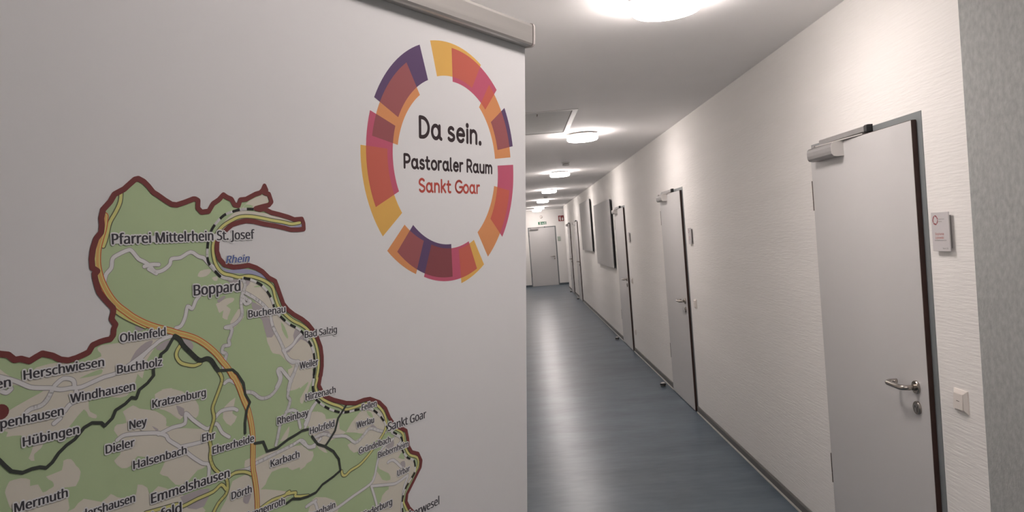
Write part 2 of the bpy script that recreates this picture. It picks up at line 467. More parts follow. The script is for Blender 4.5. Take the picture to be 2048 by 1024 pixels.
# ------------------------------------------------------------------ stroke lettering used by the round corporate typeface
def arc(cx, cy, rx, ry, a0, a1, n=12):
    return [(cx+rx*math.cos(math.radians(a0+(a1-a0)*i/n)), cy+ry*math.sin(math.radians(a0+(a1-a0)*i/n))) for i in range(n+1)]
XH = 0.68
GL = {
 'D': (0.66, [[(0.02, 0), (0.02, 1)], [(0.02, 1), (0.16, 1)] + arc(0.16, 0.5, 0.46, 0.5, 90, -90, 16) + [(0.02, 0)]]),
 'P': (0.60, [[(0.02, 0), (0.02, 1), (0.27, 1)] + arc(0.27, 0.71, 0.29, 0.29, 90, -90) + [(0.02, 0.42)]]),
 'R': (0.62, [[(0.02, 0), (0.02, 1), (0.27, 1)] + arc(0.27, 0.72, 0.28, 0.28, 90, -90) + [(0.02, 0.44)], [(0.28, 0.44), (0.58, 0)]]),
 'S': (0.58, [arc(0.29, 0.74, 0.26, 0.26, 35, 200, 10) + [(0.12, 0.58), (0.30, 0.50), (0.46, 0.42)] + arc(0.29, 0.27, 0.27, 0.27, 20, -150, 12)]),
 'G': (0.76, [arc(0.44, 0.5, 0.43, 0.5, 48, 325, 20) + [(0.84, 0.30), (0.84, 0.47), (0.50, 0.47)]]),
 'a': (0.66, [arc(0.26, 0.34, 0.26, 0.34, 0, 360, 20), [(0.54, XH), (0.54, 0.16), (0.57, 0.05), (0.66, 0.0)]]),
 'o': (0.58, [arc(0.29, 0.34, 0.28, 0.34, 0, 360, 20)]),
 'e': (0.58, [[(0.03, 0.36), (0.55, 0.36)] + arc(0.29, 0.34, 0.27, 0.34, 5, 318, 20)]),
 's': (0.46, [arc(0.22, 0.50, 0.19, 0.18, 40, 210, 8) + [(0.16, 0.38), (0.30, 0.32)] + arc(0.21, 0.18, 0.22, 0.18, 30, -150, 10)]),
 'i': (0.10, [[(0.04, 0), (0.04, XH)], [(0.04, 0.93), (0.04, 0.935)]]),
 'n': (0.54, [[(0.02, 0), (0.02, XH)], arc(0.25, 0.42, 0.23, 0.26, 180, 0) + [(0.48, 0)]]),
 'm': (0.86, [[(0.02, 0), (0.02, XH)], arc(0.22, 0.44, 0.20, 0.24, 180, 0) + [(0.42, 0)], arc(0.62, 0.44, 0.20, 0.24, 180, 0) + [(0.82, 0)]]),
 'u': (0.56, [[(0.02, XH), (0.02, 0.26)] + arc(0.26, 0.26, 0.24, 0.26, 180, 360) + [(0.50, XH)], [(0.50, XH), (0.50, 0)]]),
 't': (0.40, [[(0.12, 0.92), (0.12, 0.18)] + arc(0.28, 0.18, 0.16, 0.18, 180, 280, 6) + [(0.36, 0.02)], [(-0.03, XH-0.03), (0.34, XH-0.03)]]),
 'r': (0.36, [[(0.02, 0), (0.02, XH)], arc(0.26, 0.42, 0.24, 0.26, 180, 75, 7)]),
 'l': (0.18, [[(0.02, 1), (0.02, 0.16), (0.06, 0.03), (0.14, 0.0)]]),
 'k': (0.48, [[(0.02, 0), (0.02, 1)], [(0.42, XH), (0.04, 0.30)], [(0.16, 0.40), (0.46, 0)]]),
 '.': (0.10, [[(0.05, 0.03), (0.05, 0.035)]]),
}
def stroke_text(flat, s, x0, x1, y, cap, w):
    """s written between x0 and x1 on baseline y"""
    gap = 0.20; pen = 0.0; L = []
    for ch in s:
        if ch == ' ': pen += 0.34; continue
        wd, st = GL[ch]
        for q in st: L.append(([(pen+a, b) for a, b in q], ch in 'i.' and len(q) == 2 and abs(q[0][1]-q[1][1]) < 0.02))
        pen += wd + gap
    pen -= gap
    sx = (x1-x0)/pen
    for q, dot in L:
        flat.stroke([(x0+a*sx, y+b*cap) for a, b in q], w*(1.45 if dot else 1))

def ring_quads():
    return [('p', [(0.1828, 152.77), (0.1294, 151.9), (0.1318, 110.67), (0.1844, 110.6)]), ('o', [(0.1706, 169.8), (0.1178, 169.59), (0.1185, 123.69), (0.1705, 123.72)]), ('m', [(0.1766, -157.33), (0.1234, -158.43), (0.1298, 158.24), (0.1829, 159.21)]), ('y', [(0.1855, -143.89), (0.1329, -144.9), (0.1384, 173.99), (0.1911, 175.11)]), ('o', [(0.1859, -115.54), (0.1335, -117.37), (0.1398, -138.0), (0.1921, -137.38)]), ('p', [(0.1783, -87.48), (0.1263, -87.65), (0.127, -132.07), (0.1791, -132.34)]), ('m', [(0.1848, -66.62), (0.1336, -67.5), (0.1323, -109.27), (0.184, -109.74)]), ('y', [(0.1887, -60.32), (0.1381, -61.73), (0.1371, -79.75), (0.193, -80.89)]), ('o', [(0.1843, -55.3), (0.1331, -55.29), (0.1288, -14.22), (0.1757, -12.62)]), ('m', [(0.1904, -38.78), (0.1429, -37.66), (0.1356, 1.46), (0.184, 2.25)]), ('o', [(0.1767, 6.46), (0.129, 6.53), (0.1278, 49.43), (0.1775, 50.84)]), ('p', [(0.1873, 12.25), (0.1392, 12.5), (0.1391, 33.04), (0.189, 33.45)]), ('m', [(0.1884, 44.45), (0.1384, 43.28), (0.1297, 84.12), (0.1816, 86.31)]), ('y', [(0.1895, 61.86), (0.1413, 63.03), (0.1342, 100.81), (0.1876, 102.47)])]
RINK = {'p': (0.125, 0.075, 0.165), 'o': (0.72, 0.31, 0.13), 'y': (0.78, 0.46, 0.12), 'm': (0.56, 0.115, 0.19)}
ROVL = {'po': (0.36, 0.115, 0.12), 'mo': (0.33, 0.10, 0.11), 'my': (0.60, 0.145, 0.105), 'pm': (0.26, 0.075, 0.085), 'orr': (0.62, 0.14, 0.10)}
def clip_convex(sub, clip):
    def inside(p, a, b): return (b[0]-a[0])*(p[1]-a[1]) - (b[1]-a[1])*(p[0]-a[0]) >= 0
    def inter(p, q, a, b):
        d1 = (b[0]-a[0])*(p[1]-a[1]) - (b[1]-a[1])*(p[0]-a[0]); d2 = (b[0]-a[0])*(q[1]-a[1]) - (b[1]-a[1])*(q[0]-a[0])
        t = d1/(d1-d2); return (p[0]+(q[0]-p[0])*t, p[1]+(q[1]-p[1])*t)
    area = sum(clip[i][0]*clip[(i+1) % len(clip)][1] - clip[(i+1) % len(clip)][0]*clip[i][1] for i in range(len(clip)))
    if area < 0: clip = clip[::-1]
    out = sub
    for i in range(len(clip)):
        a, b = clip[i], clip[(i+1) % len(clip)]; inp = out; out = []
        for j in range(len(inp)):
            p, q = inp[j], inp[(j+1) % len(inp)]
            if inside(p, a, b):
                out.append(p)
                if not inside(q, a, b): out.append(inter(p, q, a, b))
            elif inside(q, a, b): out.append(inter(p, q, a, b))
        if not out: return []
    return out
def polar_poly(pts, cx, cy, k=1.0):
    """polygon in (radius, angle) turned into a densely sampled plane polygon"""
    o = []
    for i in range(len(pts)):
        a, b = pts[i], pts[(i+1) % len(pts)]
        n = max(1, int(abs(b[1]-a[1])/3))
        for j in range(n):
            r = a[0]+(b[0]-a[0])*j/n; t = math.radians(a[1]+(b[1]-a[1])*j/n)
            o.append((cx+k*r*math.cos(t), cy+k*r*math.sin(t)))
    return o
def ring_shapes(cx, cy, k=1.0):
    """{ink key: Flat} for the ring of overlapping blocks"""
    segs_ = []
    for key, q in ring_quads():
        a = [list(p) for p in q]
        for i in range(1, 4):                                  # unwrap angles
            while a[i][1]-a[0][1] > 180: a[i][1] -= 360
            while a[i][1]-a[0][1] < -180: a[i][1] += 360
        segs_.append((key, [tuple(p) for p in a]))
    base = []; over = []
    for key, q in segs_: base.append((key, polar_poly(q, cx, cy, k)))
    for i in range(len(segs_)):
        for j in range(i+1, len(segs_)):
            ki, kj = segs_[i][0], segs_[j][0]
            if ki == kj: continue
            for sh in (0, 360, -360):
                c = clip_convex(segs_[i][1], [(r, t+sh) for r, t in segs_[j][1]])
                if len(c) >= 3:
                    ks = ''.join(sorted((ki, kj), key='pmoy'.index))
                    if ks == 'mo' and segs_[i][1][0][1] < 20 and segs_[i][1][0][1] > -70: ks = 'orr'
                    over.append((ks, polar_poly(c, cx, cy, k)))
    return base, over

# ------------------------------------------------------------------ roll-up banner
AX = Vector((0.547853, 0.836527, -0.008979)); BX = Vector((0.072044, -0.036483, 0.996734)); NX = Vector((-0.833467, 0.546710, 0.080254))     # along the sheet, up the sheet, away from the camera
P0 = Vector((0.038502, 1.358381, 2.065800))                                            # top right corner of the sheet
BW = 1.00
ZB = -(P0.z - 0.075)/BX.z                                     # sheet bottom (in sheet units) just over the cassette
head = math.atan2(AX.y, AX.x)
mid_floor = P0 + AX*(-BW/2) + BX*(-P0.z/BX.z)
banner = empty('roll_up_banner', (mid_floor.x, mid_floor.y, 0), head)
tag(banner, 'tall white roll-up banner with a green district map and a ring logo', 'banner')
bpy.context.view_layer.update()
BINV = banner.matrix_world.inverted()
def SH(x, y, d=0.0):
    """sheet point (x along, y up, d towards the camera) in banner coordinates"""
    return BINV @ (P0 + AX*x + BX*y - NX*d)

M['sheet'] = mat('banner_sheet', (0.79, 0.785, 0.79), 0.5, spec=0.35, noise=0.006, nscale=3)
bm = bmesh.new()
add_extrude(bm, [(-BW, 0.012), (0, 0.012), (0, ZB), (-BW, ZB)], lambda x, y: SH(x, y, 0), lambda x, y: SH(x, y, -0.0006))
new_obj('sheet', bm, M['sheet'], banner)
# top rail: satin clamp profile with a dark lower lip
RH0, RH1 = -0.003, 0.0365
prof = [(-0.010, RH0+0.003), (-0.007, RH0), (0.012, RH0), (0.0155, RH0+0.0012), (0.0178, RH0+0.0045), (0.0182, RH0+0.012), (0.0182, RH1-0.006), (0.0165, RH1-0.0015), (0.013, RH1), (-0.006, RH1), (-0.010, RH1-0.004)]
bm = bmesh.new()
add_extrude(bm, prof, lambda d, z: SH(-BW+0.002, z, d), lambda d, z: SH(-0.0025, z, d))
rail = new_obj('top_rail', bm, M['rail_alu'], banner)
for xa, xb in ((-0.0015, 0.0035), (-BW-0.004, -BW+0.001)):
    bm = bmesh.new()
    add_extrude(bm, [(0.004+(d-0.004)*1.12, 0.017+(z-0.017)*1.06) for d, z in prof], lambda d, z: SH(xa, z, d), lambda d, z: SH(xb, z, d))
    new_obj('end_cap', bm, M['clear_cap'], rail)['label'] = 'pale rounded end cap'
# cassette, feet, pole
def BL(x, y, z): return Vector((x, y, z))
M['cassette'] = mat('cassette_aluminium', (0.55, 0.54, 0.53), 0.35, metal=0.7, noise=0.03)
bm = bmesh.new()
cp = [(-0.055, 0.012), (0.055, 0.012), (0.060, 0.020), (0.056, 0.055), (0.040, 0.074), (0.012, 0.082), (-0.012, 0.082), (-0.040, 0.074), (-0.056, 0.055), (-0.060, 0.020)]
add_extrude(bm, cp, lambda d, z: BL(-BW/2-0.012, d, z), lambda d, z: BL(BW/2+0.012, d, z))
cas = new_obj('cassette', bm, M['cassette'], banner)
for s in (-1, 1):
    bm = bmesh.new(); add_extrude(bm, [(d*1.05, 0.008+(z-0.008)*1.05) for d, z in cp], lambda d, z: BL(s*(BW/2+0.012), d, z), lambda d, z: BL(s*(BW/2+0.022), d, z))
    new_obj('end_cap', bm, M['silver_light'], cas)
    bm = bmesh.new(); add_box(bm, s*0.34-0.022, s*0.34+0.022, -0.19, 0.19, 0.0, 0.0115, 0.003)
    new_obj('foot', bm, M['silver'], banner)
bm = bmesh.new(); pt = BINV @ (P0 + AX*(-BW/2) + BX*0.01 + NX*0.022); pb = BL(0, 0.03, 0.06)
add_tube(bm, [pb.lerp(pt, k/6) for k in range(7)], 0.009, 12)
new_obj('support_pole', bm, M['rail_alu'], banner, True)

# ---- print on the sheet (coordinates in 0.1 mm from the top right corner)
U = 1e-4
lay = [0]
def layer():
    lay[0] += 1
    d = 0.00003*lay[0]
    return lambda x, y, z=0.0: SH(x*U, y*U, d+z)
MAP = {
 'meadow': [[(-8861,-4082),(-8752,-4142),(-8601,-4201),(-8539,-4218),(-8490,-4272),(-8439,-4271),(-8368,-4304),(-8314,-4277),(-8259,-4252),(-8172,-4286),(-8104,-4334),(-8034,-4354),(-7961,-4343),(-7888,-4321),(-7843,-4306),(-7802,-4243),(-7734,-4222),(-7688,-4214),(-7630,-4211),(-7600,-4175),(-7592,-4112),(-7573,-4073),(-7595,-4041),(-7611,-4010),(-7591,-3948),(-7590,-3907),(-7629,-3862),(-7683,-3793),(-7721,-3738),(-7741,-3667),(-7755,-3598),(-7759,-3552),(-7756,-3558),(-7730,-3529),(-7777,-3495),(-7780,-3408),(-7764,-3311),(-7730,-3214),(-7679,-3154),(-7670,-3080),(-7674,-3018),(-7652,-2932),(-7581,-2857),(-7534,-2782),(-7437,-2730),(-7377,-2677),(-7323,-2631),(-7285,-2621),(-7230,-2648),(-7184,-2692),(-7132,-2756),(-7078,-2788),(-7002,-2839),(-6932,-2879),(-6875,-2885),(-6785,-2858),(-6679,-2820),(-6655,-2820),(-6622,-2836),(-6628,-2919),(-6584,-2963),(-6497,-2954),(-6439,-2870),(-6366,-2827),(-6304,-2769),(-6259,-2797),(-6201,-2818),(-6162,-2883),(-6111,-2890),(-6084,-2824),(-6006,-2816),(-5873,-2755),(-5810,-2739),(-5773,-2709),(-5744,-2656),(-5718,-2708),(-5747,-2738),(-5683,-2752),(-5649,-2843),(-5687,-2881),(-5797,-2904),(-5878,-2923),(-5816,-2936),(-5762,-2926),(-5653,-2972),(-5541,-2995),(-5408,-3027),(-5312,-3059),(-5192,-3053),(-5167,-3109),(-5165,-3180),(-5256,-3186),(-5374,-3183),(-5470,-3158),(-5602,-3132),(-5767,-3106),(-5909,-3074),(-6014,-3065),(-6100,-3079),(-6203,-3106),(-6271,-3155),(-6363,-3231),(-6403,-3301),(-6409,-3400),(-6380,-3487),(-6317,-3555),(-6202,-3591),(-6100,-3590),(-5996,-3582),(-5891,-3619),(-5803,-3670),(-5714,-3752),(-5624,-3798),(-5591,-3879),(-5551,-3983),(-5510,-4088),(-5441,-4168),(-5352,-4236),(-5225,-4310),(-5133,-4381),(-5059,-4466),(-4984,-4582),(-4929,-4712),(-4913,-4837),(-4916,-4959),(-4939,-5078),(-4941,-5055),(-4977,-5203),(-4895,-5354),(-4734,-5441),(-4510,-5532),(-4336,-5571),(-4185,-5559),(-4063,-5570),(-3876,-5660),(-3750,-5779),(-3672,-5935),(-3558,-6078),(-3424,-6147),(-3321,-6208),(-3289,-6335),(-3274,-6459),(-3206,-6561),(-3063,-6625),(-2993,-6755),(-3013,-6847),(-3124,-6960),(-3234,-7072),(-3325,-7164),(-3345,-7277),(-3277,-7396),(-3172,-7505),(-3067,-7689),(-3033,-7800),(-1900,-9300),(-2300,-9700),(-2500,-10300),(-3100,-10700),(-3600,-11400),(-4400,-11700),(-5000,-12300),(-5900,-12100),(-6800,-12600),(-7600,-12000),(-8300,-11500),(-8900,-10600),(-9300,-9500),(-9500,-8300),(-9300,-7000),(-9600,-6000),(-9500,-5000)]],
 'farmland': [[(-6061,-2919),(-5954,-2830),(-5793,-2769),(-5720,-2760),(-5685,-2828),(-5760,-2888),(-5905,-2919),(-6010,-2933)],[(-6393,-3173),(-6334,-3104),(-6199,-2991),(-6079,-2948),(-5870,-2963),(-5654,-2994),(-5428,-3042),(-5233,-3076),(-5214,-3140),(-5431,-3143),(-5731,-3099),(-5996,-3051),(-6202,-3092),(-6287,-3162)],[(-6654,-3659),(-6621,-3606),(-6511,-3592),(-6489,-3622),(-6545,-3667),(-6623,-3675)],[(-6483,-3693),(-6410,-3677),(-6412,-3727),(-6452,-3727)],[(-6257,-3727),(-6022,-3752),(-5909,-3768),(-5795,-3833),(-5705,-3940),(-5675,-4056),(-5626,-4161),(-5550,-4241),(-5428,-4329),(-5247,-4433),(-5175,-4525),(-5063,-4631),(-5019,-4789),(-5013,-4912),(-5044,-4967),(-5111,-4970),(-5191,-5076),(-5287,-5161),(-5380,-5178),(-5488,-5156),(-5448,-5026),(-5463,-4907),(-5390,-4890),(-5512,-4767),(-5581,-4698),(-5685,-4666),(-5733,-4573),(-5765,-4498),(-5778,-4355),(-5825,-4236),(-5870,-4105),(-5933,-3987),(-6044,-3908),(-6136,-3831)],[(-6440,-3989),(-6295,-3937),(-6203,-3947),(-6219,-3985),(-6305,-4023),(-6250,-4069),(-6290,-4152),(-6300,-4184),(-6363,-4150),(-6345,-4072),(-6398,-4096),(-6419,-4044)],[(-6261,-4216),(-6152,-4080),(-6114,-4105),(-6076,-4178),(-6198,-4278),(-6245,-4279)],[(-8606,-4334),(-8534,-4411),(-8420,-4461),(-8311,-4372),(-8077,-4362),(-7935,-4416),(-7723,-4367),(-7752,-4308),(-7719,-4259),(-7385,-4261),(-7128,-4199),(-7095,-4270),(-7259,-4477),(-7316,-4664),(-7365,-4606),(-7402,-4713),(-7487,-4809),(-7615,-4798),(-7738,-4741),(-7844,-4750),(-7862,-4823),(-7850,-4888),(-7791,-4933),(-7800,-4966),(-7866,-4931),(-7908,-4852),(-8029,-4969),(-8103,-5027),(-8244,-5051),(-8301,-5125),(-8363,-5167),(-8362,-5227),(-8411,-5191),(-8366,-5078),(-8467,-4964),(-8582,-4949),(-8567,-4910),(-8628,-4866),(-8625,-4782),(-8547,-4715),(-8362,-4640),(-8239,-4585),(-8318,-4547),(-8537,-4489),(-8611,-4446)],[(-7533,-4961),(-7426,-4920),(-7361,-4967),(-7227,-5014),(-7159,-5055),(-7073,-5134),(-7076,-5218),(-6977,-5276),(-6986,-5515),(-7177,-5547),(-7396,-5452),(-7465,-5531),(-7563,-5532),(-7639,-5432),(-7574,-5386),(-7568,-5242),(-7628,-5131),(-7594,-5075),(-7498,-5082)],[(-7190,-4855),(-7066,-4822),(-6886,-4884),(-6722,-5023),(-6687,-5136),(-6728,-5215),(-6839,-5137),(-6916,-5188),(-7022,-5095),(-7091,-5045),(-7178,-4992)],[(-7449,-4996),(-7249,-5042),(-7111,-5108),(-7070,-5185),(-7151,-5233),(-7355,-5166)],[(-7258,-5290),(-7081,-5251),(-6656,-5356),(-6562,-5487),(-6591,-5766),(-6729,-5798),(-6847,-5886),(-6922,-5897),(-6995,-5875),(-7081,-5762),(-7168,-5702),(-7093,-5571),(-7268,-5571)],[(-6369,-5172),(-6221,-5094),(-6269,-5268),(-6207,-5319),(-6294,-5409),(-6394,-5294)],[(-8573,-5353),(-8483,-5352),(-8406,-5390),(-8408,-5448),(-8341,-5454),(-8304,-5541),(-8249,-5528),(-8207,-5512),(-8219,-5463),(-8271,-5402),(-8131,-5383),(-8114,-5297),(-8043,-5302),(-8002,-5375),(-7961,-5449),(-8010,-5573),(-8124,-5553),(-8086,-5672),(-8121,-5829),(-8510,-5693),(-8604,-5488),(-8607,-5415)],[(-8032,-5782),(-7942,-5719),(-7779,-5805),(-7683,-5756),(-7622,-5808),(-7445,-5883),(-7407,-5746),(-7307,-5811),(-7277,-5904),(-7187,-5832),(-7002,-5959),(-6738,-6151),(-6744,-6327),(-8036,-5874)],[(-6294,-6056),(-6122,-6033),(-6037,-6116),(-6001,-6376),(-6052,-6569),(-6473,-6422),(-6384,-6249)],[(-6117,-5865),(-6029,-5853),(-5985,-5884),(-5757,-5851),(-5495,-5883),(-5272,-5903),(-5198,-6004),(-5095,-6032),(-5125,-6148),(-5431,-6181),(-5503,-6120),(-5741,-6109),(-5838,-6235),(-5908,-6272),(-5840,-6293),(-5439,-6461),(-5563,-6501),(-5915,-6501),(-5931,-6303),(-5992,-6092),(-6121,-5977)],[(-5189,-5679),(-5133,-5529),(-5002,-5539),(-4881,-5608),(-4885,-5775)],[(-5613,-5772),(-5463,-5612),(-5491,-5745),(-5541,-5772)],[(-7119,-4820),(-6994,-4828),(-7032,-4871)],[(-5271,-4813),(-5144,-4835),(-5059,-5033),(-5128,-5183),(-5210,-5329),(-5286,-5353)],[(-5142,-5650),(-5007,-5527),(-4931,-5659),(-4657,-5703),(-4633,-5858),(-4520,-5930),(-4720,-5964),(-4913,-5998),(-4849,-6121),(-4995,-6028),(-5145,-5772)],[(-4520,-5930),(-4249,-5711),(-3879,-5772),(-3786,-5908),(-3756,-6030),(-3856,-6165),(-3984,-6200),(-4202,-6232),(-4383,-6249),(-4496,-6109),(-4379,-6097),(-4197,-6033)],[(-3893,-6361),(-3629,-6247),(-3494,-6235),(-3396,-6450),(-3261,-6654),(-3138,-6738),(-3141,-6882),(-3269,-7037),(-3393,-7117),(-3452,-7394),(-3420,-7539),(-3917,-7363),(-3844,-7019),(-3712,-6969),(-3760,-6884),(-4062,-6812),(-3963,-6615),(-3839,-6790),(-3676,-6840),(-3707,-6737),(-3899,-6611),(-3928,-6488)],[(-5302,-5894),(-5152,-6017),(-5231,-6077),(-5155,-6119),(-5312,-6217)],[(-5146,-6700),(-5065,-6643),(-4742,-6792),(-4721,-7036),(-5177,-6876)],[(-8837,-4388),(-8612,-4476),(-8616,-4564),(-8845,-4560)]],
 'wood': [[(-5551,-4299),(-5500,-4363),(-5447,-4501),(-5473,-4512),(-5537,-4401)],[(-8505,-4624),(-8331,-4544),(-8239,-4585),(-8362,-4640),(-8546,-4701),(-8622,-4712),(-8619,-4649)],[(-7940,-4545),(-7850,-4516),(-7728,-4492),(-7730,-4538),(-7851,-4547)],[(-5928,-3836),(-5828,-3824),(-5812,-3846),(-5912,-3848)],[(-4128,-5727),(-4037,-5770),(-4007,-5856),(-4099,-5790)],[(-3501,-6563),(-3397,-6497),(-3365,-6625)],[(-5327,-5203),(-5147,-5118),(-5201,-5209),(-5331,-5343)],[(-6044,-2919),(-6008,-2875),(-5904,-2896),(-5975,-2926)]],
 'town': [[(-5966,-4012),(-5836,-4081),(-5740,-4219),(-5643,-4430),(-5764,-4463),(-5825,-4250),(-5953,-4110)],[(-5340,-4428),(-5229,-4458),(-5110,-4594),(-5121,-4645),(-5251,-4559),(-5438,-4692),(-5474,-4672),(-5363,-4586),(-5369,-4497)],[(-6945,-6029),(-6814,-6019),(-6591,-6046),(-6666,-6228),(-6857,-6181)],[(-6152,-6288),(-6042,-6267),(-6090,-6385),(-6154,-6344)],[(-7439,-4466),(-7374,-4369),(-7272,-4300),(-7196,-4287),(-7210,-4334),(-7327,-4437),(-7378,-4489)],[(-7160,-4366),(-7067,-4318),(-6995,-4317),(-7071,-4405),(-7148,-4393)],[(-6853,-4325),(-6771,-4350),(-6731,-4420),(-6776,-4477),(-6842,-4390)],[(-7377,-4116),(-7266,-4131),(-7305,-4174),(-7366,-4154)],[(-6257,-3727),(-6054,-3743),(-5975,-3770),(-6025,-3827),(-6087,-3768),(-6259,-3767)],[(-6423,-3951),(-6339,-3906),(-6317,-3928),(-6402,-3980)],[(-3763,-6328),(-3596,-6279),(-3598,-6372),(-3698,-6380)],[(-5017,-5887),(-4908,-5811),(-4800,-5859),(-4937,-5887)],[(-4073,-5975),(-4010,-5945),(-3917,-6036),(-4012,-6035)],[(-3452,-6648),(-3366,-6648),(-3351,-6748),(-3437,-6723)],[(-6956,-5024),(-6865,-5079),(-6878,-5162),(-6931,-5115)],[(-6330,-3705),(-6223,-3742),(-6140,-3764),(-6109,-3854),(-6225,-3786)],[(-3627,-6143),(-3494,-6235),(-3562,-6241)],[(-7233,-5179),(-7165,-5230),(-7183,-5250)]],
 'river': [[(-5730,-3084),(-5469,-3119),(-5354,-3148),(-5184,-3121),(-5190,-3146),(-5354,-3171),(-5470,-3147),(-5731,-3111)],[(-6366,-3566),(-6269,-3616),(-6101,-3617),(-5963,-3637),(-5822,-3691),(-5724,-3770),(-5859,-3726),(-6017,-3682),(-6221,-3658),(-6327,-3619)]],
 'white': [[(-7667,-3639),(-7646,-3566),(-7593,-3507),(-7578,-3420),(-7519,-3379),(-7414,-3339),(-7376,-3354),(-7313,-3435),(-7260,-3464),(-7194,-3513),(-7141,-3576),(-7057,-3569),(-6976,-3514),(-6953,-3455),(-6850,-3447),(-6729,-3392),(-6640,-3444),(-6579,-3462),(-6570,-3469),(-6509,-3536),(-6447,-3582),(-6370,-3680),(-6240,-3726)],[(-7255,-3516),(-7180,-3501),(-7097,-3506)],[(-7209,-3545),(-7128,-3597)],[(-6930,-4194),(-6868,-4177),(-6817,-4088),(-6786,-3977),(-6731,-4009),(-6686,-3924),(-6635,-3871)],[(-7353,-4481),(-7250,-4389),(-7172,-4340),(-7106,-4300),(-7013,-4276),(-6946,-4273)],[(-8681,-4362),(-8609,-4404),(-8535,-4439),(-8460,-4482),(-8371,-4543),(-8279,-4569),(-8197,-4586),(-8115,-4617),(-8016,-4622),(-7929,-4632),(-7809,-4602),(-7701,-4575),(-7574,-4559),(-7393,-4471),(-7238,-4382)],[(-8184,-4603),(-8229,-4683),(-8285,-4730),(-8366,-4741),(-8406,-4761)],[(-8162,-4570),(-8083,-4518),(-7998,-4550),(-7986,-4613)],[(-8081,-4828),(-8036,-4777),(-7948,-4743),(-7974,-4661)],[(-8614,-4523),(-8565,-4554),(-8526,-4527)],[(-8183,-4924),(-8126,-4886)],[(-7600,-5234),(-7534,-5203),(-7420,-5215),(-7270,-5245),(-7167,-5271),(-7153,-5283),(-7009,-5251),(-6862,-5244),(-6849,-5134),(-6767,-5223),(-6636,-5343),(-6578,-5367),(-6477,-5337),(-6410,-5454),(-6319,-5532)],[(-7167,-5271),(-7080,-5319),(-7050,-5378),(-6908,-5501),(-6800,-5618),(-6669,-5735),(-6592,-5775),(-6596,-5909)],[(-6907,-5484),(-6776,-5493),(-6661,-5497)],[(-6495,-5270),(-6412,-5208),(-6267,-5213),(-6204,-5246)],[(-6360,-4901),(-6298,-4877),(-6215,-4929)],[(-6091,-5056),(-5982,-5088),(-5873,-5177),(-5736,-5178),(-5616,-5086),(-5565,-4978),(-5609,-4873),(-5539,-4905),(-5422,-5055)],[(-5531,-4652),(-5438,-4785),(-5316,-4835)],[(-5317,-4845),(-5370,-4975),(-5422,-5065),(-5476,-5232),(-5441,-5299),(-5507,-5443),(-5581,-5505),(-5647,-5724),(-5673,-5796)],[(-5506,-5424),(-5359,-5447),(-5291,-5675)],[(-4998,-5395),(-5105,-5474),(-5161,-5605),(-5215,-5693)],[(-6249,-5958),(-6077,-5972),(-5987,-5941),(-5805,-5916),(-5616,-5890),(-5421,-5863),(-5270,-5842),(-5171,-5960),(-5067,-5978)],[(-6086,-3727),(-6048,-3812),(-6091,-3903),(-6111,-4024),(-6099,-4134),(-6149,-4210),(-6228,-4254),(-6329,-4268),(-6245,-4292),(-6263,-4370),(-6288,-4421),(-6282,-4475),(-6358,-4477),(-6376,-4541),(-6324,-4577),(-6365,-4677),(-6367,-4743)],[(-6092,-3930),(-6030,-3978),(-5982,-4010),(-6047,-4031),(-6078,-3986)],[(-6059,-3893),(-5948,-3958),(-5835,-4039),(-5721,-4164),(-5675,-4340),(-5576,-4526),(-5509,-4666),(-5476,-4758),(-5388,-4832),(-5296,-4833),(-5364,-4954),(-5431,-5044),(-5470,-5160)],[(-5509,-4666),(-5382,-4613),(-5306,-4536),(-5230,-4487)],[(-5413,-5063),(-5518,-4940),(-5569,-4873),(-5622,-4892),(-5590,-4999),(-5646,-5090)],[(-5044,-5426),(-5138,-5528),(-5219,-5652)],[(-5069,-5863),(-4909,-5853),(-4747,-5926),(-4522,-5983),(-4349,-6115),(-4198,-6055),(-4073,-5986),(-3886,-6067),(-3758,-6122)],[(-5300,-5834),(-5176,-5949),(-5072,-5956),(-4964,-5901)],[(-3596,-6256),(-3828,-6333),(-3928,-6488),(-3996,-6696),(-4093,-6780),(-4398,-6839),(-4717,-6908),(-4939,-6917)],[(-4062,-6812),(-3710,-6899),(-3544,-6928),(-3301,-6883)],[(-4062,-6812),(-3974,-7068),(-3916,-7318)],[(-3719,-6571),(-3603,-6569),(-3437,-6723)],[(-3301,-6907),(-3411,-7112),(-3453,-7480)],[(-5066,-6685),(-5224,-6715),(-5093,-6697),(-5043,-6818)],[(-3627,-6155),(-3427,-6299),(-3497,-6375)]],
 'motor': [[(-7636,-2994),(-7653,-3105),(-7688,-3215),(-7716,-3313),(-7726,-3411),(-7723,-3498),(-7702,-3599),(-7669,-3689),(-7615,-3794),(-7548,-3883),(-7468,-3956),(-7386,-4025),(-7265,-4101),(-7140,-4160),(-7011,-4208),(-6905,-4254),(-6797,-4295),(-6687,-4349),(-6575,-4431),(-6461,-4541),(-6379,-4648),(-6306,-4741),(-6248,-4847),(-6234,-4852),(-6174,-4974),(-6115,-5135),(-6055,-5280),(-6016,-5458),(-6000,-5633),(-6005,-5802),(-6010,-5972),(-5983,-6152),(-5966,-6330),(-5963,-6600),(-5946,-6780)]],
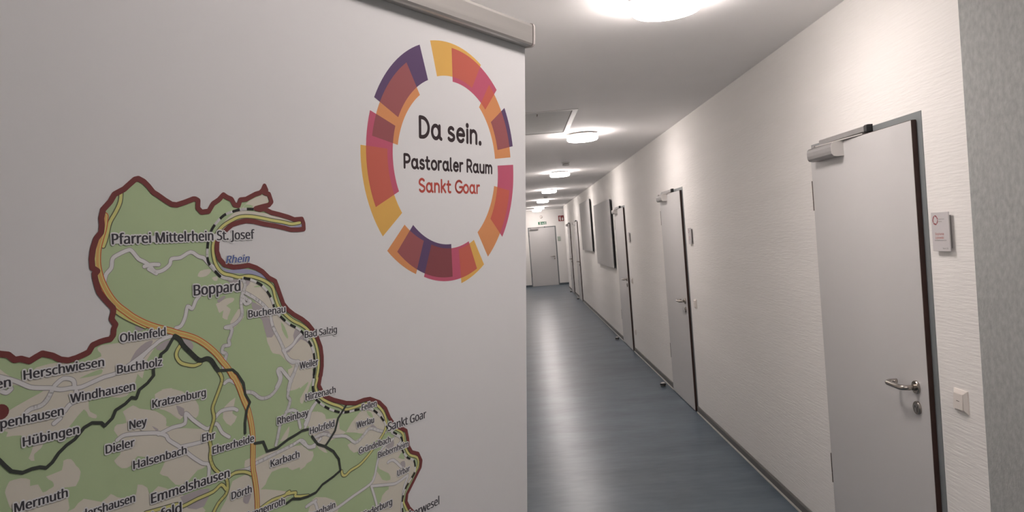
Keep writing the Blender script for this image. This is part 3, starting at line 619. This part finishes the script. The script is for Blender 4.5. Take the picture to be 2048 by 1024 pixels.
 'yellow': [[(-7467,-2755),(-7480,-2856),(-7528,-2957),(-7589,-3056),(-7618,-3155),(-7639,-3229),(-7664,-3291)],[(-5223,-3097),(-5353,-3113),(-5468,-3091),(-5656,-3063),(-5837,-3030),(-5978,-3014),(-6099,-3020),(-6201,-3056),(-6319,-3118),(-6402,-3202),(-6446,-3299),(-6457,-3398),(-6437,-3512),(-6392,-3600),(-6328,-3655),(-6222,-3684),(-6121,-3714),(-6000,-3708),(-5877,-3740),(-5752,-3795),(-5660,-3873),(-5629,-3990),(-5581,-4109),(-5495,-4205),(-5372,-4307),(-5246,-4374),(-5135,-4456),(-5061,-4556),(-5006,-4670),(-4972,-4828),(-4975,-4964),(-5009,-5095),(-4995,-5107),(-5030,-5223),(-4949,-5364),(-4790,-5471),(-4625,-5550),(-4512,-5618),(-4337,-5625),(-4217,-5619),(-4033,-5637),(-3909,-5698),(-3784,-5840),(-3739,-6011),(-3824,-6151),(-4050,-6318),(-4176,-6396),(-4298,-6449),(-4447,-6472),(-4536,-6511),(-4593,-6494),(-4614,-6433)],[(-3691,-6046),(-3526,-6133),(-3391,-6238),(-3361,-6412),(-3259,-6583),(-3082,-6680),(-3067,-6807),(-3196,-6939),(-3340,-7063),(-3412,-7183),(-3380,-7313),(-3279,-7493)],[(-7568,-3939),(-7482,-4008),(-7363,-4082),(-7266,-4137)],[(-6883,-4384),(-6925,-4440),(-6934,-4502),(-6889,-4573),(-6808,-4613),(-6725,-4634),(-6653,-4620)],[(-6437,-4742),(-6389,-4841),(-6423,-4943),(-6488,-5073),(-6521,-5156),(-6505,-5268),(-6549,-5383),(-6572,-5484),(-6556,-5597),(-6569,-5701),(-6533,-5819),(-6456,-5915),(-6376,-5994),(-6358,-6092),(-6382,-6176),(-6487,-6252),(-6572,-6369)],[(-6334,-5988),(-6249,-5967),(-6121,-5996),(-6035,-6050)],[(-7337,-6068),(-7147,-6083),(-6984,-6095),(-6930,-6139),(-6740,-6114),(-6543,-6097),(-6440,-6048),(-6380,-6122)],[(-5915,-6501),(-5752,-6458),(-5561,-6461),(-5487,-6435),(-5537,-6449),(-5390,-6477),(-5391,-6527),(-5189,-6582)]],
 'dark': [[(-8896,-4894),(-8750,-4999),(-8640,-5147),(-8605,-5200),(-8557,-5265),(-8468,-5306),(-8388,-5293),(-8322,-5297),(-8268,-5320),(-8212,-5284),(-8153,-5211),(-8080,-5155),(-8006,-5120),(-7961,-5078),(-7915,-5028),(-7839,-5000),(-7748,-5022),(-7719,-5060),(-7639,-5000),(-7604,-4928),(-7506,-4886),(-7439,-4836),(-7390,-4854),(-7354,-4772),(-7268,-4723),(-7196,-4654),(-7198,-4587),(-7111,-4469),(-7111,-4448),(-7044,-4409),(-6974,-4307),(-6947,-4280)],[(-6106,-5539),(-6103,-5418),(-6076,-5275),(-6030,-5191),(-6092,-5084),(-6109,-4950),(-6191,-4823),(-6252,-4766),(-6437,-4742)],[(-5979,-5695),(-5856,-5709),(-5803,-5839),(-5662,-5838),(-5492,-5774),(-5343,-5742),(-5267,-5721),(-5165,-5726)],[(-5108,-5833),(-5019,-5959),(-4887,-6026),(-4752,-6126),(-4658,-6259),(-4634,-6417),(-4761,-6464),(-4954,-6511),(-5063,-6581),(-5195,-6591),(-5322,-6580),(-5441,-6541),(-5540,-6568)],[(-4511,-5565),(-4657,-5703),(-4717,-5859),(-4803,-5943),(-4887,-6016)]],
 'dark2': [[(-6947,-4280),(-6894,-4319),(-6855,-4388),(-6776,-4477),(-6666,-4586),(-6580,-4581),(-6522,-4610),(-6466,-4699),(-6438,-4737)]],
 'rail': [[(-5905,-2930),(-6010,-2930),(-6113,-2940),(-6248,-2976),(-6332,-3018),(-6440,-3123),(-6499,-3227),(-6522,-3338),(-6530,-3450),(-6509,-3536),(-6433,-3626),(-6354,-3696),(-6223,-3728)],[(-6070,-3725),(-5966,-3755),(-5826,-3827),(-5738,-3918),(-5674,-4028),(-5634,-4146),(-5550,-4241),(-5428,-4343),(-5266,-4438),(-5175,-4540),(-5102,-4640),(-5057,-4738),(-5040,-4846),(-5035,-4984),(-5067,-5099),(-5038,-4934),(-5061,-5094),(-5077,-5214),(-5042,-5344),(-4978,-5420),(-4819,-5538),(-4570,-5648),(-4278,-5671),(-4066,-5708),(-3912,-5810),(-3787,-5954),(-3692,-6092),(-3427,-6288),(-3414,-6469),(-3295,-6621),(-3155,-6708),(-3141,-6882),(-3268,-6989),(-3376,-7099),(-3431,-7249),(-3418,-7444)]],
 'brown': [(-8861,-4082),(-8752,-4142),(-8601,-4201),(-8539,-4218),(-8490,-4272),(-8439,-4271),(-8368,-4304),(-8314,-4277),(-8259,-4252),(-8172,-4286),(-8104,-4334),(-8034,-4354),(-7961,-4343),(-7888,-4321),(-7843,-4306),(-7802,-4243),(-7734,-4222),(-7688,-4214),(-7630,-4211),(-7600,-4175),(-7592,-4112),(-7573,-4073),(-7595,-4041),(-7611,-4010),(-7591,-3948),(-7590,-3907),(-7629,-3862),(-7683,-3793),(-7721,-3738),(-7741,-3667),(-7755,-3598),(-7759,-3552),(-7756,-3558),(-7730,-3529),(-7777,-3495),(-7780,-3408),(-7764,-3311),(-7730,-3214),(-7679,-3154),(-7670,-3080),(-7674,-3018),(-7652,-2932),(-7581,-2857),(-7534,-2782),(-7437,-2730),(-7377,-2677),(-7323,-2631),(-7285,-2621),(-7230,-2648),(-7184,-2692),(-7132,-2756),(-7078,-2788),(-7002,-2839),(-6932,-2879),(-6875,-2885),(-6785,-2858),(-6679,-2820),(-6655,-2820),(-6622,-2836),(-6628,-2919),(-6584,-2963),(-6497,-2954),(-6439,-2870),(-6366,-2827),(-6304,-2769),(-6259,-2797),(-6201,-2818),(-6162,-2883),(-6111,-2890),(-6084,-2824),(-6006,-2816),(-5873,-2755),(-5810,-2739),(-5773,-2709),(-5744,-2656),(-5718,-2708),(-5747,-2738),(-5683,-2752),(-5649,-2843),(-5687,-2881),(-5797,-2904),(-5878,-2923),(-5816,-2936),(-5762,-2926),(-5653,-2972),(-5541,-2995),(-5408,-3027),(-5312,-3059),(-5192,-3053),(-5167,-3109),(-5165,-3180),(-5256,-3186),(-5374,-3183),(-5470,-3158),(-5602,-3132),(-5767,-3106),(-5909,-3074),(-6014,-3065),(-6100,-3079),(-6203,-3106),(-6271,-3155),(-6363,-3231),(-6403,-3301),(-6409,-3400),(-6380,-3487),(-6317,-3555),(-6202,-3591),(-6100,-3590),(-5996,-3582),(-5891,-3619),(-5803,-3670),(-5714,-3752),(-5624,-3798),(-5591,-3879),(-5551,-3983),(-5510,-4088),(-5441,-4168),(-5352,-4236),(-5225,-4310),(-5133,-4381),(-5059,-4466),(-4984,-4582),(-4929,-4712),(-4913,-4837),(-4916,-4959),(-4939,-5078),(-4941,-5055),(-4977,-5203),(-4895,-5354),(-4734,-5441),(-4510,-5532),(-4336,-5571),(-4185,-5559),(-4063,-5570),(-3876,-5660),(-3750,-5779),(-3672,-5935),(-3558,-6078),(-3424,-6147),(-3321,-6208),(-3289,-6335),(-3274,-6459),(-3206,-6561),(-3063,-6625),(-2993,-6755),(-3013,-6847),(-3124,-6960),(-3234,-7072),(-3325,-7164),(-3345,-7277),(-3277,-7396),(-3172,-7505),(-3067,-7689),(-3033,-7800),(-1900,-9300),(-2300,-9700),(-2500,-10300),(-3100,-10700),(-3600,-11400),(-4400,-11700),(-5000,-12300),(-5900,-12100),(-6800,-12600),(-7600,-12000),(-8300,-11500),(-8900,-10600),(-9300,-9500),(-9500,-8300),(-9300,-7000),(-9600,-6000),(-9500,-5000),(-8861,-4082)],
 'labels': [('Pfarrei Mittelrhein St. Josef', -7577, -3276, 1670, 139), ('Boppard', -6707, -3869, 587, 155), ('Buchenau', -6016, -4193, 530, 112), ('Bad Salzig', -5189, -4554, 537, 112), ('Weiler', -5280, -4932, 295, 112), ('Ohlenfeld', -7533, -4257, 481, 112), ('Buchholz', -7574, -4566, 471, 112), ('Herschwiesen', -8420, -4465, 716, 112), ('Windhausen', -8029, -4763, 626, 112), ('Hübingen', -8451, -5070, 486, 112), ('Kratzenburg', -7221, -4993, 617, 112), ('Ney', -7470, -5154, 178, 112), ('Dieler', -7717, -5339, 289, 112), ('Halsenbach', -7445, -5573, 587, 112), ('Ehr', -6661, -5498, 158, 112), ('Ehrerheide', -6538, -5669, 548, 112), ('Karbach', -5758, -6044, 436, 112), ('Emmelshausen', -7270, -5989, 936, 136), ('Dörth', -6311, -6263, 269, 112), ('Mermuth', -8544, -5649, 452, 112), ('Rheinbay', -5642, -5550, 483, 112), ('Hirzenach', -5198, -5350, 501, 112), ('Fellen', -4219, -5700, 284, 112), ('Werlau', -4321, -5923, 328, 112), ('Holzfeld', -5141, -5797, 411, 112), ('Sankt Goar', -3709, -6118, 841, 166), ('Gründelbach', -4288, -6288, 625, 112), ('Biebernheim', -3917, -6451, 635, 112), ('Urbar', -3525, -6832, 268, 112), ('Rhein', -6295, -3542, 314, 112), ('Morshausen', -9147, -4503, 616, 112), ('Oppenhausen', -8771, -4861, 674, 112), ('Gondershausen', -8160, -5910, 714, 112), ('Niederburg', -4276, -7212, 624, 126), ('Oberwesel', -3409, -7566, 828, 173), ('Hungenroth', -6145, -6565, 580, 112), ('Utzenhain', -5247, -6887, 502, 112), ('Pfalzfeld', -7482, -6193, 542, 141)],
 'spots': [(-8622,-4715,70)]}
I = {k: ink('print_'+k, c) for k, c in dict(meadow=(0.50, 0.63, 0.37), farmland=(0.76, 0.72, 0.62), wood=(0.50, 0.63, 0.37), town=(0.50, 0.455, 0.47), river=(0.42, 0.43, 0.62),
   white=(0.80, 0.79, 0.79), white_case=(0.36, 0.34, 0.34), yellow=(0.74, 0.71, 0.27), yellow_case=(0.15, 0.16, 0.10), rail_white=(0.78, 0.77, 0.76), rail_black=(0.03, 0.03, 0.03),
   motor=(0.80, 0.46, 0.10), motor_case=(0.66, 0.155, 0.06), dark=(0.062, 0.070, 0.062), brown=(0.215, 0.060, 0.058), text=(0.065, 0.062, 0.072), halo=(0.79, 0.785, 0.79), blue_text=(0.11, 0.16, 0.40),
   ink_black=(0.040, 0.026, 0.030), ink_red=(0.50, 0.085, 0.065)).items()}
mapo = None
def mp_child(flat, name, key, fn):
    global mapo
    o = flat.make(name, I[key], fn, mapo if mapo else banner)
    return o
f = Flat()
for p in MAP['meadow']: f.poly(p)
mapo = f.make('district_map', I['meadow'], layer(), banner); mapo['label'] = 'printed green district map with a brown border'
for key, nm in (('farmland', 'map_field'), ('wood', 'map_woodland'), ('town', 'map_town'), ('river', 'map_river')):
    fn = layer()
    for p in MAP[key]:
        f = Flat(); f.poly(smooth_line(list(p)+[p[0]], 2)[:-1]); f.make(nm, I[key], fn, mapo)
for key, nm, w0, w1 in (('white', 'map_road', 48, 37), ('yellow', 'map_main_road', 52, 32)):
    fa, fb_ = layer(), layer()
    for p in MAP[key]:
        f = Flat(); g = Flat(); q = smooth_line(p); f.stroke(q, w0); g.stroke(q, w1)
        print_obj(nm, [(f, fa, I[key+'_case']), (g, fb_, I[key])], mapo)
fa, fb_ = layer(), layer()
for p in MAP['rail']:
    f = Flat(); g = Flat(); q = smooth_line(p, 4); f.stroke(q, 31)
    acc = 0; on = True; cur = [q[0]]
    for a, b in zip(q, q[1:]):
        d = math.hypot(b[0]-a[0], b[1]-a[1]); s = 0.0
        while acc + (d-s) >= 95:
            s += 95-acc; acc = 0
            pt_ = (a[0]+(b[0]-a[0])*s/d, a[1]+(b[1]-a[1])*s/d)
            cur.append(pt_)
            if on: g.stroke(cur, 31, caps=False)
            on = not on; cur = [pt_]
        acc += d-s; cur.append(b)
    print_obj('map_railway', [(f, fa, I['rail_white']), (g, fb_, I['rail_black'])], mapo)
fa, fb_, fc_ = layer(), layer(), layer()
g = Flat(); h = Flat(); k = Flat()
q = smooth_line(MAP['motor'][0], 4); g.stroke(q, 70); h.stroke(q, 50); k.stroke(q, 28)
I['motor_mid'] = ink('print_motor_mid', (0.76, 0.46, 0.17))
print_obj('map_motorway', [(g, fa, I['motor_case']), (h, fb_, I['yellow']), (k, fc_, I['motor_mid'])], mapo)
fn = layer()
for key in ('dark', 'dark2'):
    for p in MAP[key]:
        f = Flat()
        if key == 'dark': f.stroke(p, 34)
        else: f.stroke(smooth_line(p), 54)
        f.make('map_boundary', I['dark'], fn, mapo)
fn = layer()
f = Flat(); f.stroke(MAP['brown'], 57); f.make('map_border', I['brown'], fn, mapo)
for p in MAP['spots']:
    f = Flat(); f.disc(p[0], p[1], p[2], 18); f.make('map_spot', I['brown'], fn, mapo)
fh, ft = layer(), layer()
_v, _f, _w = text2d('H', 0.0); CAPH = max(p[1] for p in _v)          # cap height of the font, to set the print size
for s, x, y, w, em in MAP['labels']:
    blue = s == 'Rhein'
    v, fc, tw = text2d(s, 0.0, 0.25 if blue else 0.0)
    sx = w/tw; sy = em*0.716/CAPH*1.04
    vv = [(x+a*sx, y+b*sy) for a, b in v]
    halo = Flat(); tx = Flat()
    for dx, dy in ((-4.0, 0), (4.0, 0), (-1.4, 1.2), (1.4, -1.2)): tx.add([(a+dx*em/112, b+dy) for a, b in vv], fc)
    rr = 9 if blue else 16
    for j in range(12):
        a = 2*math.pi*j/12
        halo.add([(p[0]+rr*math.cos(a), p[1]+rr*math.sin(a)) for p in vv], fc)
    if not blue: halo.poly([(x-2, y+em*0.03), (x+w+2, y+em*0.03), (x+w+2, y+em*0.52), (x-2, y+em*0.52)])
    print_obj('place_name', [(halo, fh, I['halo']), (tx, ft, I['blue_text' if blue else 'text'])], mapo)

# logo ring
lay[0] = 0
base, over = ring_shapes(-0.224745*1e4, -0.222337*1e4, 1e4)
RM = {kk: ink('ring_'+kk, c) for kk, c in {**RINK, **ROVL}.items()}
names = {'p': 'purple', 'o': 'orange', 'y': 'yellow', 'm': 'magenta', 'po': 'brown', 'mo': 'brown', 'my': 'red', 'pm': 'brown', 'orr': 'red'}
logo = None
fn = layer()
for s, a, b, c in [('Da sein.', (-2927, -1860), (-1369, -1845), (-2921, -1571)), ('Pastoraler Raum', (-3280, -2335), (-1051, -2316), (-3276, -2147)), ('Sankt Goar', (-2957, -2678), (-1409, -2660), (-2951, -2492))]:
    tf = Flat(); red = s == 'Sankt Goar'
    stroke_text(tf, s, a[0]+8, b[0]-10, (a[1]+b[1])/2, c[1]-a[1], {'Da sein.': 58, 'Pastoraler Raum': 42, 'Sankt Goar': 38}[s])
    o = tf.make('title_line', I['ink_red' if red else 'ink_black'], fn, banner)
    o['label'] = {'Da sein.': 'large black title line', 'Pastoraler Raum': 'smaller black title line', 'Sankt Goar': 'red title line'}[s]
ring = empty('ring_logo'); ring.parent = banner; ring['label'] = 'ring of overlapping purple, orange, yellow and magenta blocks'
f1 = [layer() for _ in range(3)]
for kk, pts in base:
    ff = Flat(); ff.poly(pts)
    ff.make('ring_block', RM[kk], f1[0] if kk in 'oy' else f1[1], ring)['label'] = names[kk]+' ring block'
for kk, pts in over:
    ff = Flat(); ff.poly(pts)
    ff.make('ring_overlap', RM[kk], f1[2], ring)['label'] = names[kk]+' overlap of two ring blocks'

# ------------------------------------------------------------------ name signs by the doors
def name_sign(y0, y1, z0, z1, label, T=None, lines=None, detail=True):
    cx_, cz_ = (y0+y1)/2, (z0+z1)/2
    root = empty('name_sign', (WX, cx_, cz_)); tag(root, label, 'sign', None)
    w, h = (y1-y0)/2, (z1-z0)/2
    bm = bmesh.new(); add_box(bm, -0.0165, -0.0120, -w, w, -h, h, 0.0008, 1)
    plate = new_obj('plate', bm, M['sign_plate'], root)
    bm = bmesh.new(); add_box(bm, -0.0120, 0.0, -w+0.012, w-0.012, -h+0.012, h-0.012)
    new_obj('wall_bracket', bm, M['silver'], root)
    def P(d): return lambda x, y, z=0.0: Vector((-0.0165-d-z, -x, y))      # x to the reader's right = -y world
    if detail:
        b_, o_ = ring_shapes(-w*0.52, h*0.60, 0.095)
        rg = Flat()
        for kk, pts in b_: rg.poly(pts)
        rg.make('ring_print', RM['mo'], P(0.0002), plate)
        t = Flat()
        for s, x0, yy, em in (('Pastoraler Raum', -w*0.17, h*0.62, 0.0062), ('Sankt Goar', -w*0.17, h*0.50, 0.0055)):
            v, fc, tw = text2d(s); t.add([(x0+a*em, yy+b*em) for a, b in v], fc)
        v, fc, tw = text2d('Pastoralreferentin im Pastoralen Raum', 0.02); s_ = w*1.36/tw
        t.add([(-w*0.72+a*s_, -h*0.47+b*s_*1.5) for a, b in v], fc)
        v, fc, tw = text2d('Raum 1.03', 0.02); t.add([(w*0.18+a*0.0085, -h*0.88+b*0.0085) for a, b in v], fc)
        t.make('small_print', I['text'], P(0.0002), plate)
        t = Flat()
        for s, yy in (lines or (('Stephanie', -0.17), ('Lipkowski', -0.36))):
            v, fc, tw = text2d(s, 0.02); s_ = 0.0150; t.add([(-w*0.62+a*s_, h*yy+b*s_) for a, b in v], fc)
        t.make('name_print', I['ink_red'], P(0.0002), plate)
    return root
name_sign(2.655, 2.765, CAMZ-0.163, CAMZ-0.022, 'white name plate with ring logo beside the nearest door, above the light switch')
name_sign(6.605, 6.715, CAMZ-0.165, CAMZ-0.020, 'name plate on the wall just right of the second door')
name_sign(10.275, 10.385, CAMZ-0.165, CAMZ-0.025, 'narrow-looking name plate just right of the third door')

# ------------------------------------------------------------------ light switches and socket
def switch(y, z, label, socket=False):
    root = empty('socket' if socket else 'light_switch', (WX, y, z)); tag(root, label, 'socket' if socket else 'switch')
    bm = bmesh.new(); h = 0.0405
    def pr(s, x): return [(-s, -s), (s, -s), (s, s), (-s, s)]
    vo = [bm.verts.new((0, a, b)) for a, b in pr(h, 0)]; v1 = [bm.verts.new((-0.005, a, b)) for a, b in pr(h, 0)]
    v2 = [bm.verts.new((-0.0125, a, b)) for a, b in pr(0.0285, 0)]
    for p, q in ((vo, v1), (v1, v2)):
        for i in range(4): bm.faces.new((p[i], p[(i+1) % 4], q[(i+1) % 4], q[i]))
    bm.faces.new(v2); bm.faces.new(vo[::-1]); bmesh.ops.recalc_face_normals(bm, faces=bm.faces[:])
    new_obj('surround', bm, M['white_plastic'], root)
    if not socket:
        bm = bmesh.new()
        add_extrude(bm, [(-0.0125, -0.0275), (-0.0125, 0.0275), (-0.0145, 0.0275), (-0.018, -0.0275)], lambda x, z_: (x, -0.0275, z_), lambda x, z_: (x, 0.0275, z_))
        rk = new_obj('rocker', bm, M['white_plastic'], root)
        bm = bmesh.new(); add_box(bm, -0.0168, -0.0162, -0.009, 0.009, 0.0005, 0.0025)
        new_obj('rocker_mark', bm, M['hinge'], rk)
    else:
        bm = bmesh.new()
        add_disc_stack(bm, [(0.022, 0.0125), (0.022, 0.0135), (0.0195, 0.0135), (0.0195, 0.0128)], lambda a, b, h_: (-h_, a, b), 24)
        sk = new_obj('socket_insert', bm, M['white_plastic'], root)
        for s in (-1, 1):
            bm = bmesh.new(); add_disc_stack(bm, [(0.0028, 0.0128), (0.0028, 0.0133)], lambda a, b, h_: (-h_, a+s*0.0095, b), 12)
            new_obj('socket_hole', bm, M['black'], sk)
    return root
switch(2.671, CAMZ-0.698, 'cream light switch beside the nearest door, below the large name plate')
switch(6.68, CAMZ-0.698, 'light switch on the wall right of the second door')
switch(10.385, CAMZ-0.700, 'small light switch right of the third door')
switch(10.44, CAMZ-1.420, 'wall socket low beside the third door, near the baseboard', True)

# ------------------------------------------------------------------ grey wall boards
def board(y0, y1, z0, z1, label):
    cy_, cz_ = (y0+y1)/2, (z0+z1)/2
    root = empty('wall_board', (WX, cy_, cz_)); tag(root, label, 'board')
    w, h = (y1-y0)/2, (z1-z0)/2
    bm = bmesh.new(); add_box(bm, -0.046, -0.042, -w, w, -h, h, 0.0015, 1)
    new_obj('front_panel', bm, M['grey_panel'], root)
    bm = bmesh.new(); add_box(bm, -0.042, -0.024, -w+0.002, w-0.002, -h+0.002, h-0.002)
    new_obj('core', bm, M['black'], root)['label'] = 'black side of the board'
    for s in (-1, 1):
        bm = bmesh.new(); add_box(bm, -0.024, 0, s*w*0.8-0.03, s*w*0.8+0.03, -h+0.08, h-0.08)
        new_obj('wall_bracket', bm, M['silver'], root)
board(11.97, 14.46, CAMZ-0.585, CAMZ+0.522, 'nearer and larger of the two grey wall boards, next to the third door')
board(15.27, 17.65, CAMZ-0.370, CAMZ+0.705, 'farther grey wall board, hung higher, beyond the first board')

# ------------------------------------------------------------------ door stops on the floor
proto = None
stops = [(1.445, 8.14, 'dome door stop on the floor near the second door, nearest of the four'), (1.445, 11.93, 'dome door stop on the floor near the third door'),
         (1.455, 19.9, 'tiny door stop on the floor beside the fourth door'), (1.455, 22.6, 'farthest tiny door stop, beside the last door of the right wall')]
def make_stop():
    root = empty('door_stop')
    lathe('stop_base', M['steel'], [(0.021, 0.0), (0.021, 0.010), (0.019, 0.014)], lambda a, b, h: (a, b, h), root, 24)
    lathe('rubber_ring', M['black'], [(0.021, 0.0101), (0.0235, 0.014), (0.0235, 0.022), (0.021, 0.026)], lambda a, b, h: (a, b, h), root, 24)
    lathe('stop_cap', M['silver_light'], [(0.020, 0.0261), (0.017, 0.032), (0.010, 0.036), (0.003, 0.0372)], lambda a, b, h: (a, b, h), root, 24)
    return root
for i, (x, y, lb) in enumerate(stops):
    if i == 0: o = proto = make_stop()
    else:
        o = proto.copy(); COL.objects.link(o)
        for ch in proto.children:
            c = ch.copy(); COL.objects.link(c); c.parent = o
    o.location = (x, y, 0); o.scale = (1.35, 1.35, 1.25); tag(o, lb, 'door stop', 'door stops along the right wall')

# ------------------------------------------------------------------ ceiling lamps
def make_lamp():
    root = empty('ceiling_lamp')
    lathe('lamp_base', M['lamp_ring'], [(0.105, 0.0), (0.105, -0.014)], lambda a, b, h: (a, b, h), root, 48)
    lathe('trim_ring', M['lamp_ring'], [(0.120, -0.0145), (0.1475, -0.0150), (0.1475, -0.0185), (0.120, -0.0190)], lambda a, b, h: (a, b, h), root, 48)
    d = lathe('diffuser', M['lamp'], [(0.128, -0.0200), (0.1445, -0.0210), (0.146, -0.030), (0.146, -0.052), (0.143, -0.062), (0.135, -0.069), (0.120, -0.0725), (0.06, -0.0745)], lambda a, b, h: (a, b, h), root, 48)
    d.data.materials.append(M['lamp_side'])
    for p in d.data.polygons:
        if abs(p.normal.z) < 0.5 or p.center.z > -0.022: p.material_index = 1
    return root
lamps = [(0.675, 3.09, 'round white ceiling lamp cut by the top edge of the picture, the largest'),
 (0.675, 7.10, 'round ceiling lamp just beyond the access hatch'),
 (0.685, 11.15, 'third round ceiling lamp, right behind the first smoke detector'),
 (0.69, 15.15, 'fourth round ceiling lamp along the corridor'),
 (0.69, 19.15, 'fifth round ceiling lamp, beyond the small second smoke detector'),
 (0.715, 23.35, 'sixth round ceiling lamp, partly overlapped by the last one'),
 (0.700, 25.55, 'last round ceiling lamp, closest to the far door')]
lamps += [(0.66, 0.97, 'round ceiling lamp just in front of the banner, outside the picture'), (-1.4, -1.7, 'round ceiling lamp added out of view at the back of the foyer for ambient light')]  # the last one is unseen, added to raise the foyer's ambient light
proto = None
for i, (x, y, lb) in enumerate(lamps):
    if i == 0: o = proto = make_lamp()
    else:
        o = proto.copy(); COL.objects.link(o)
        for ch in proto.children:
            c = ch.copy(); COL.objects.link(c); c.parent = o
    o.location = (x, y, CEIL); tag(o, lb, 'lamp', 'round ceiling lamps')

# ------------------------------------------------------------------ ceiling hatch
root = empty('access_hatch', (0.22, 6.30, CEIL)); tag(root, 'square access hatch with a pale metal rim in the ceiling before the second lamp', 'hatch')
x0, x1, y0, y1 = -0.31, 0.307, -0.615, 0.615
bm = bmesh.new(); fw = 0.042
for bxs in ((x0, x1, y0, y0+fw), (x0, x1, y1-fw, y1), (x0, x0+fw, y0+fw, y1-fw), (x1-fw, x1, y0+fw, y1-fw)):
    add_box(bm, *bxs, -0.006, 0, 0.001, 1)
new_obj('hatch_rim', bm, M['white_lacquer'], root)
bm = bmesh.new(); add_box(bm, x0+fw+0.006, x1-fw-0.006, y0+fw+0.006, y1-fw-0.006, -0.003, 0)
pn = new_obj('hatch_panel', bm, M['hatch'], root)
bm = bmesh.new()
for bxs in ((x0+fw, x1-fw, y0+fw, y0+fw+0.006), (x0+fw, x1-fw, y1-fw-0.006, y1-fw), (x0+fw, x0+fw+0.006, y0+fw, y1-fw), (x1-fw-0.006, x1-fw, y0+fw, y1-fw)):
    add_box(bm, *bxs, -0.001, 0)
new_obj('hatch_gap', bm, M['hinge'], root)
bm = bmesh.new(); add_box(bm, -0.006, 0.002, y0+0.115, y0+0.185, -0.010, -0.0031)
new_obj('hatch_latch', bm, M['hinge'], pn)['label'] = 'small dark latch'

# ------------------------------------------------------------------ smoke detectors
for x, y, lb in ((0.69, 9.80, 'small white smoke detector on the ceiling between second and third lamp'), (0.71, 17.6, 'tiny smoke detector on the ceiling between fourth and fifth lamp')):
    root = empty('smoke_detector', (x, y, CEIL)); tag(root, lb, 'smoke detector')
    lathe('detector_base', M['white_lacquer'], [(0.052, 0.0), (0.052, -0.014), (0.048, -0.017)], lambda a, b, h: (a, b, h), root, 28)
    lathe('detector_vent', M['silver'], [(0.038, -0.0171), (0.038, -0.024)], lambda a, b, h: (a, b, h), root, 28)
    lathe('detector_head', M['white_lacquer'], [(0.046, -0.0241), (0.046, -0.038), (0.038, -0.046), (0.015, -0.048)], lambda a, b, h: (a, b, h), root, 28)
root = empty('smoke_detector', (0.85, YF, CAMZ+0.712)); tag(root, 'white round detector on the end wall above the exit sign', 'smoke detector')
lathe('detector_base', M['white_lacquer'], [(0.052, 0.0), (0.052, -0.014), (0.048, -0.017)], lambda a, b, h: (a, h, b), root, 28)
lathe('detector_head', M['white_plastic'], [(0.046, -0.0171), (0.046, -0.034), (0.038, -0.042), (0.015, -0.044)], lambda a, b, h: (a, h, b), root, 28)

# ------------------------------------------------------------------ signs on the end wall
def far_plate(name, x0, x1, z0, z1, m, label, cat):
    root = empty(name, ((x0+x1)/2, YF, (z0+z1)/2)); tag(root, label, cat)
    w, h = (x1-x0)/2, (z1-z0)/2
    bm = bmesh.new(); add_box(bm, -w, w, -0.016, -0.002, -h, h, 0.001, 1)
    p = new_obj('plate', bm, m, root)
    bm = bmesh.new(); add_box(bm, -w*0.6, w*0.6, -0.002, 0, -h*0.6, h*0.6); new_obj('wall_bracket', bm, M['silver'], root)
    return root, p, w, h
def FP(d=0.0004): return lambda x, y, z=0.0: Vector((x, -0.016-d-z, y))
root, p, w, h = far_plate('exit_sign', 0.732, 1.022, CAMZ+0.443, CAMZ+0.540, M['sign_green'], 'green emergency exit sign above the far door', 'sign')
f = Flat()
f.poly([(-w*0.62, -h*0.82), (-w*0.40, -h*0.82), (-w*0.40, h*0.82), (-w*0.62, h*0.82)])            # door shape
f.poly([(-w*0.22, -h*0.10), (-w*0.02, h*0.42), (-w*0.02, h*0.16), (w*0.14, h*0.16), (w*0.14, -h*0.32), (-w*0.02, -h*0.32), (-w*0.02, -h*0.62)])  # arrow
f.disc(w*0.52, h*0.62, h*0.20, 12)
f.stroke([(w*0.50, h*0.30), (w*0.44, -h*0.20), (w*0.60, -h*0.48), (w*0.62, -h*0.86)], h*0.24)
f.stroke([(w*0.44, -h*0.20), (w*0.32, -h*0.55), (w*0.20, -h*0.60)], h*0.22)
f.stroke([(w*0.36, h*0.02), (w*0.40, h*0.30), (w*0.54, h*0.28), (w*0.66, h*0.02)], h*0.16)
f.poly([(w*0.78, -h*0.85), (w*0.90, -h*0.85), (w*0.90, h*0.85), (w*0.78, h*0.85)])
f.make('pictogram', M['sign_white'], FP(), p)
root, p, w, h = far_plate('fire_sign', 1.452, 1.645, CAMZ+0.512, CAMZ+0.705, M['sign_red'], 'red and white fire extinguisher sign high on the end wall near the corner', 'sign')
f = Flat()
f.poly([(-w*0.50, -h*0.78), (-w*0.12, -h*0.78), (-w*0.12, h*0.28), (-w*0.22, h*0.42), (-w*0.40, h*0.42), (-w*0.50, h*0.28)])   # cylinder
f.poly([(-w*0.38, h*0.42), (-w*0.24, h*0.42), (-w*0.24, h*0.62), (-w*0.38, h*0.62)])
f.stroke([(-w*0.34, h*0.68), (-w*0.10, h*0.78)], h*0.10)
f.stroke([(-w*0.38, h*0.60), (-w*0.66, h*0.50), (-w*0.72, h*0.10), (-w*0.70, -h*0.4)], h*0.09)
f.poly([(w*0.30, -h*0.74), (w*0.62, -h*0.74), (w*0.80, -h*0.40), (w*0.72, h*0.02), (w*0.62, -h*0.10), (w*0.58, h*0.36), (w*0.44, h*0.66), (w*0.40, h*0.22), (w*0.26, -h*0.02), (w*0.16, -h*0.42)])  # flame
f.make('pictogram', M['sign_white'], FP(), p)
root, p, w, h = far_plate('room_sign', 1.368, 1.470, CAMZ-0.172, CAMZ-0.022, M['pad_green'], 'pale grey-green room sign right of the far door', 'sign')
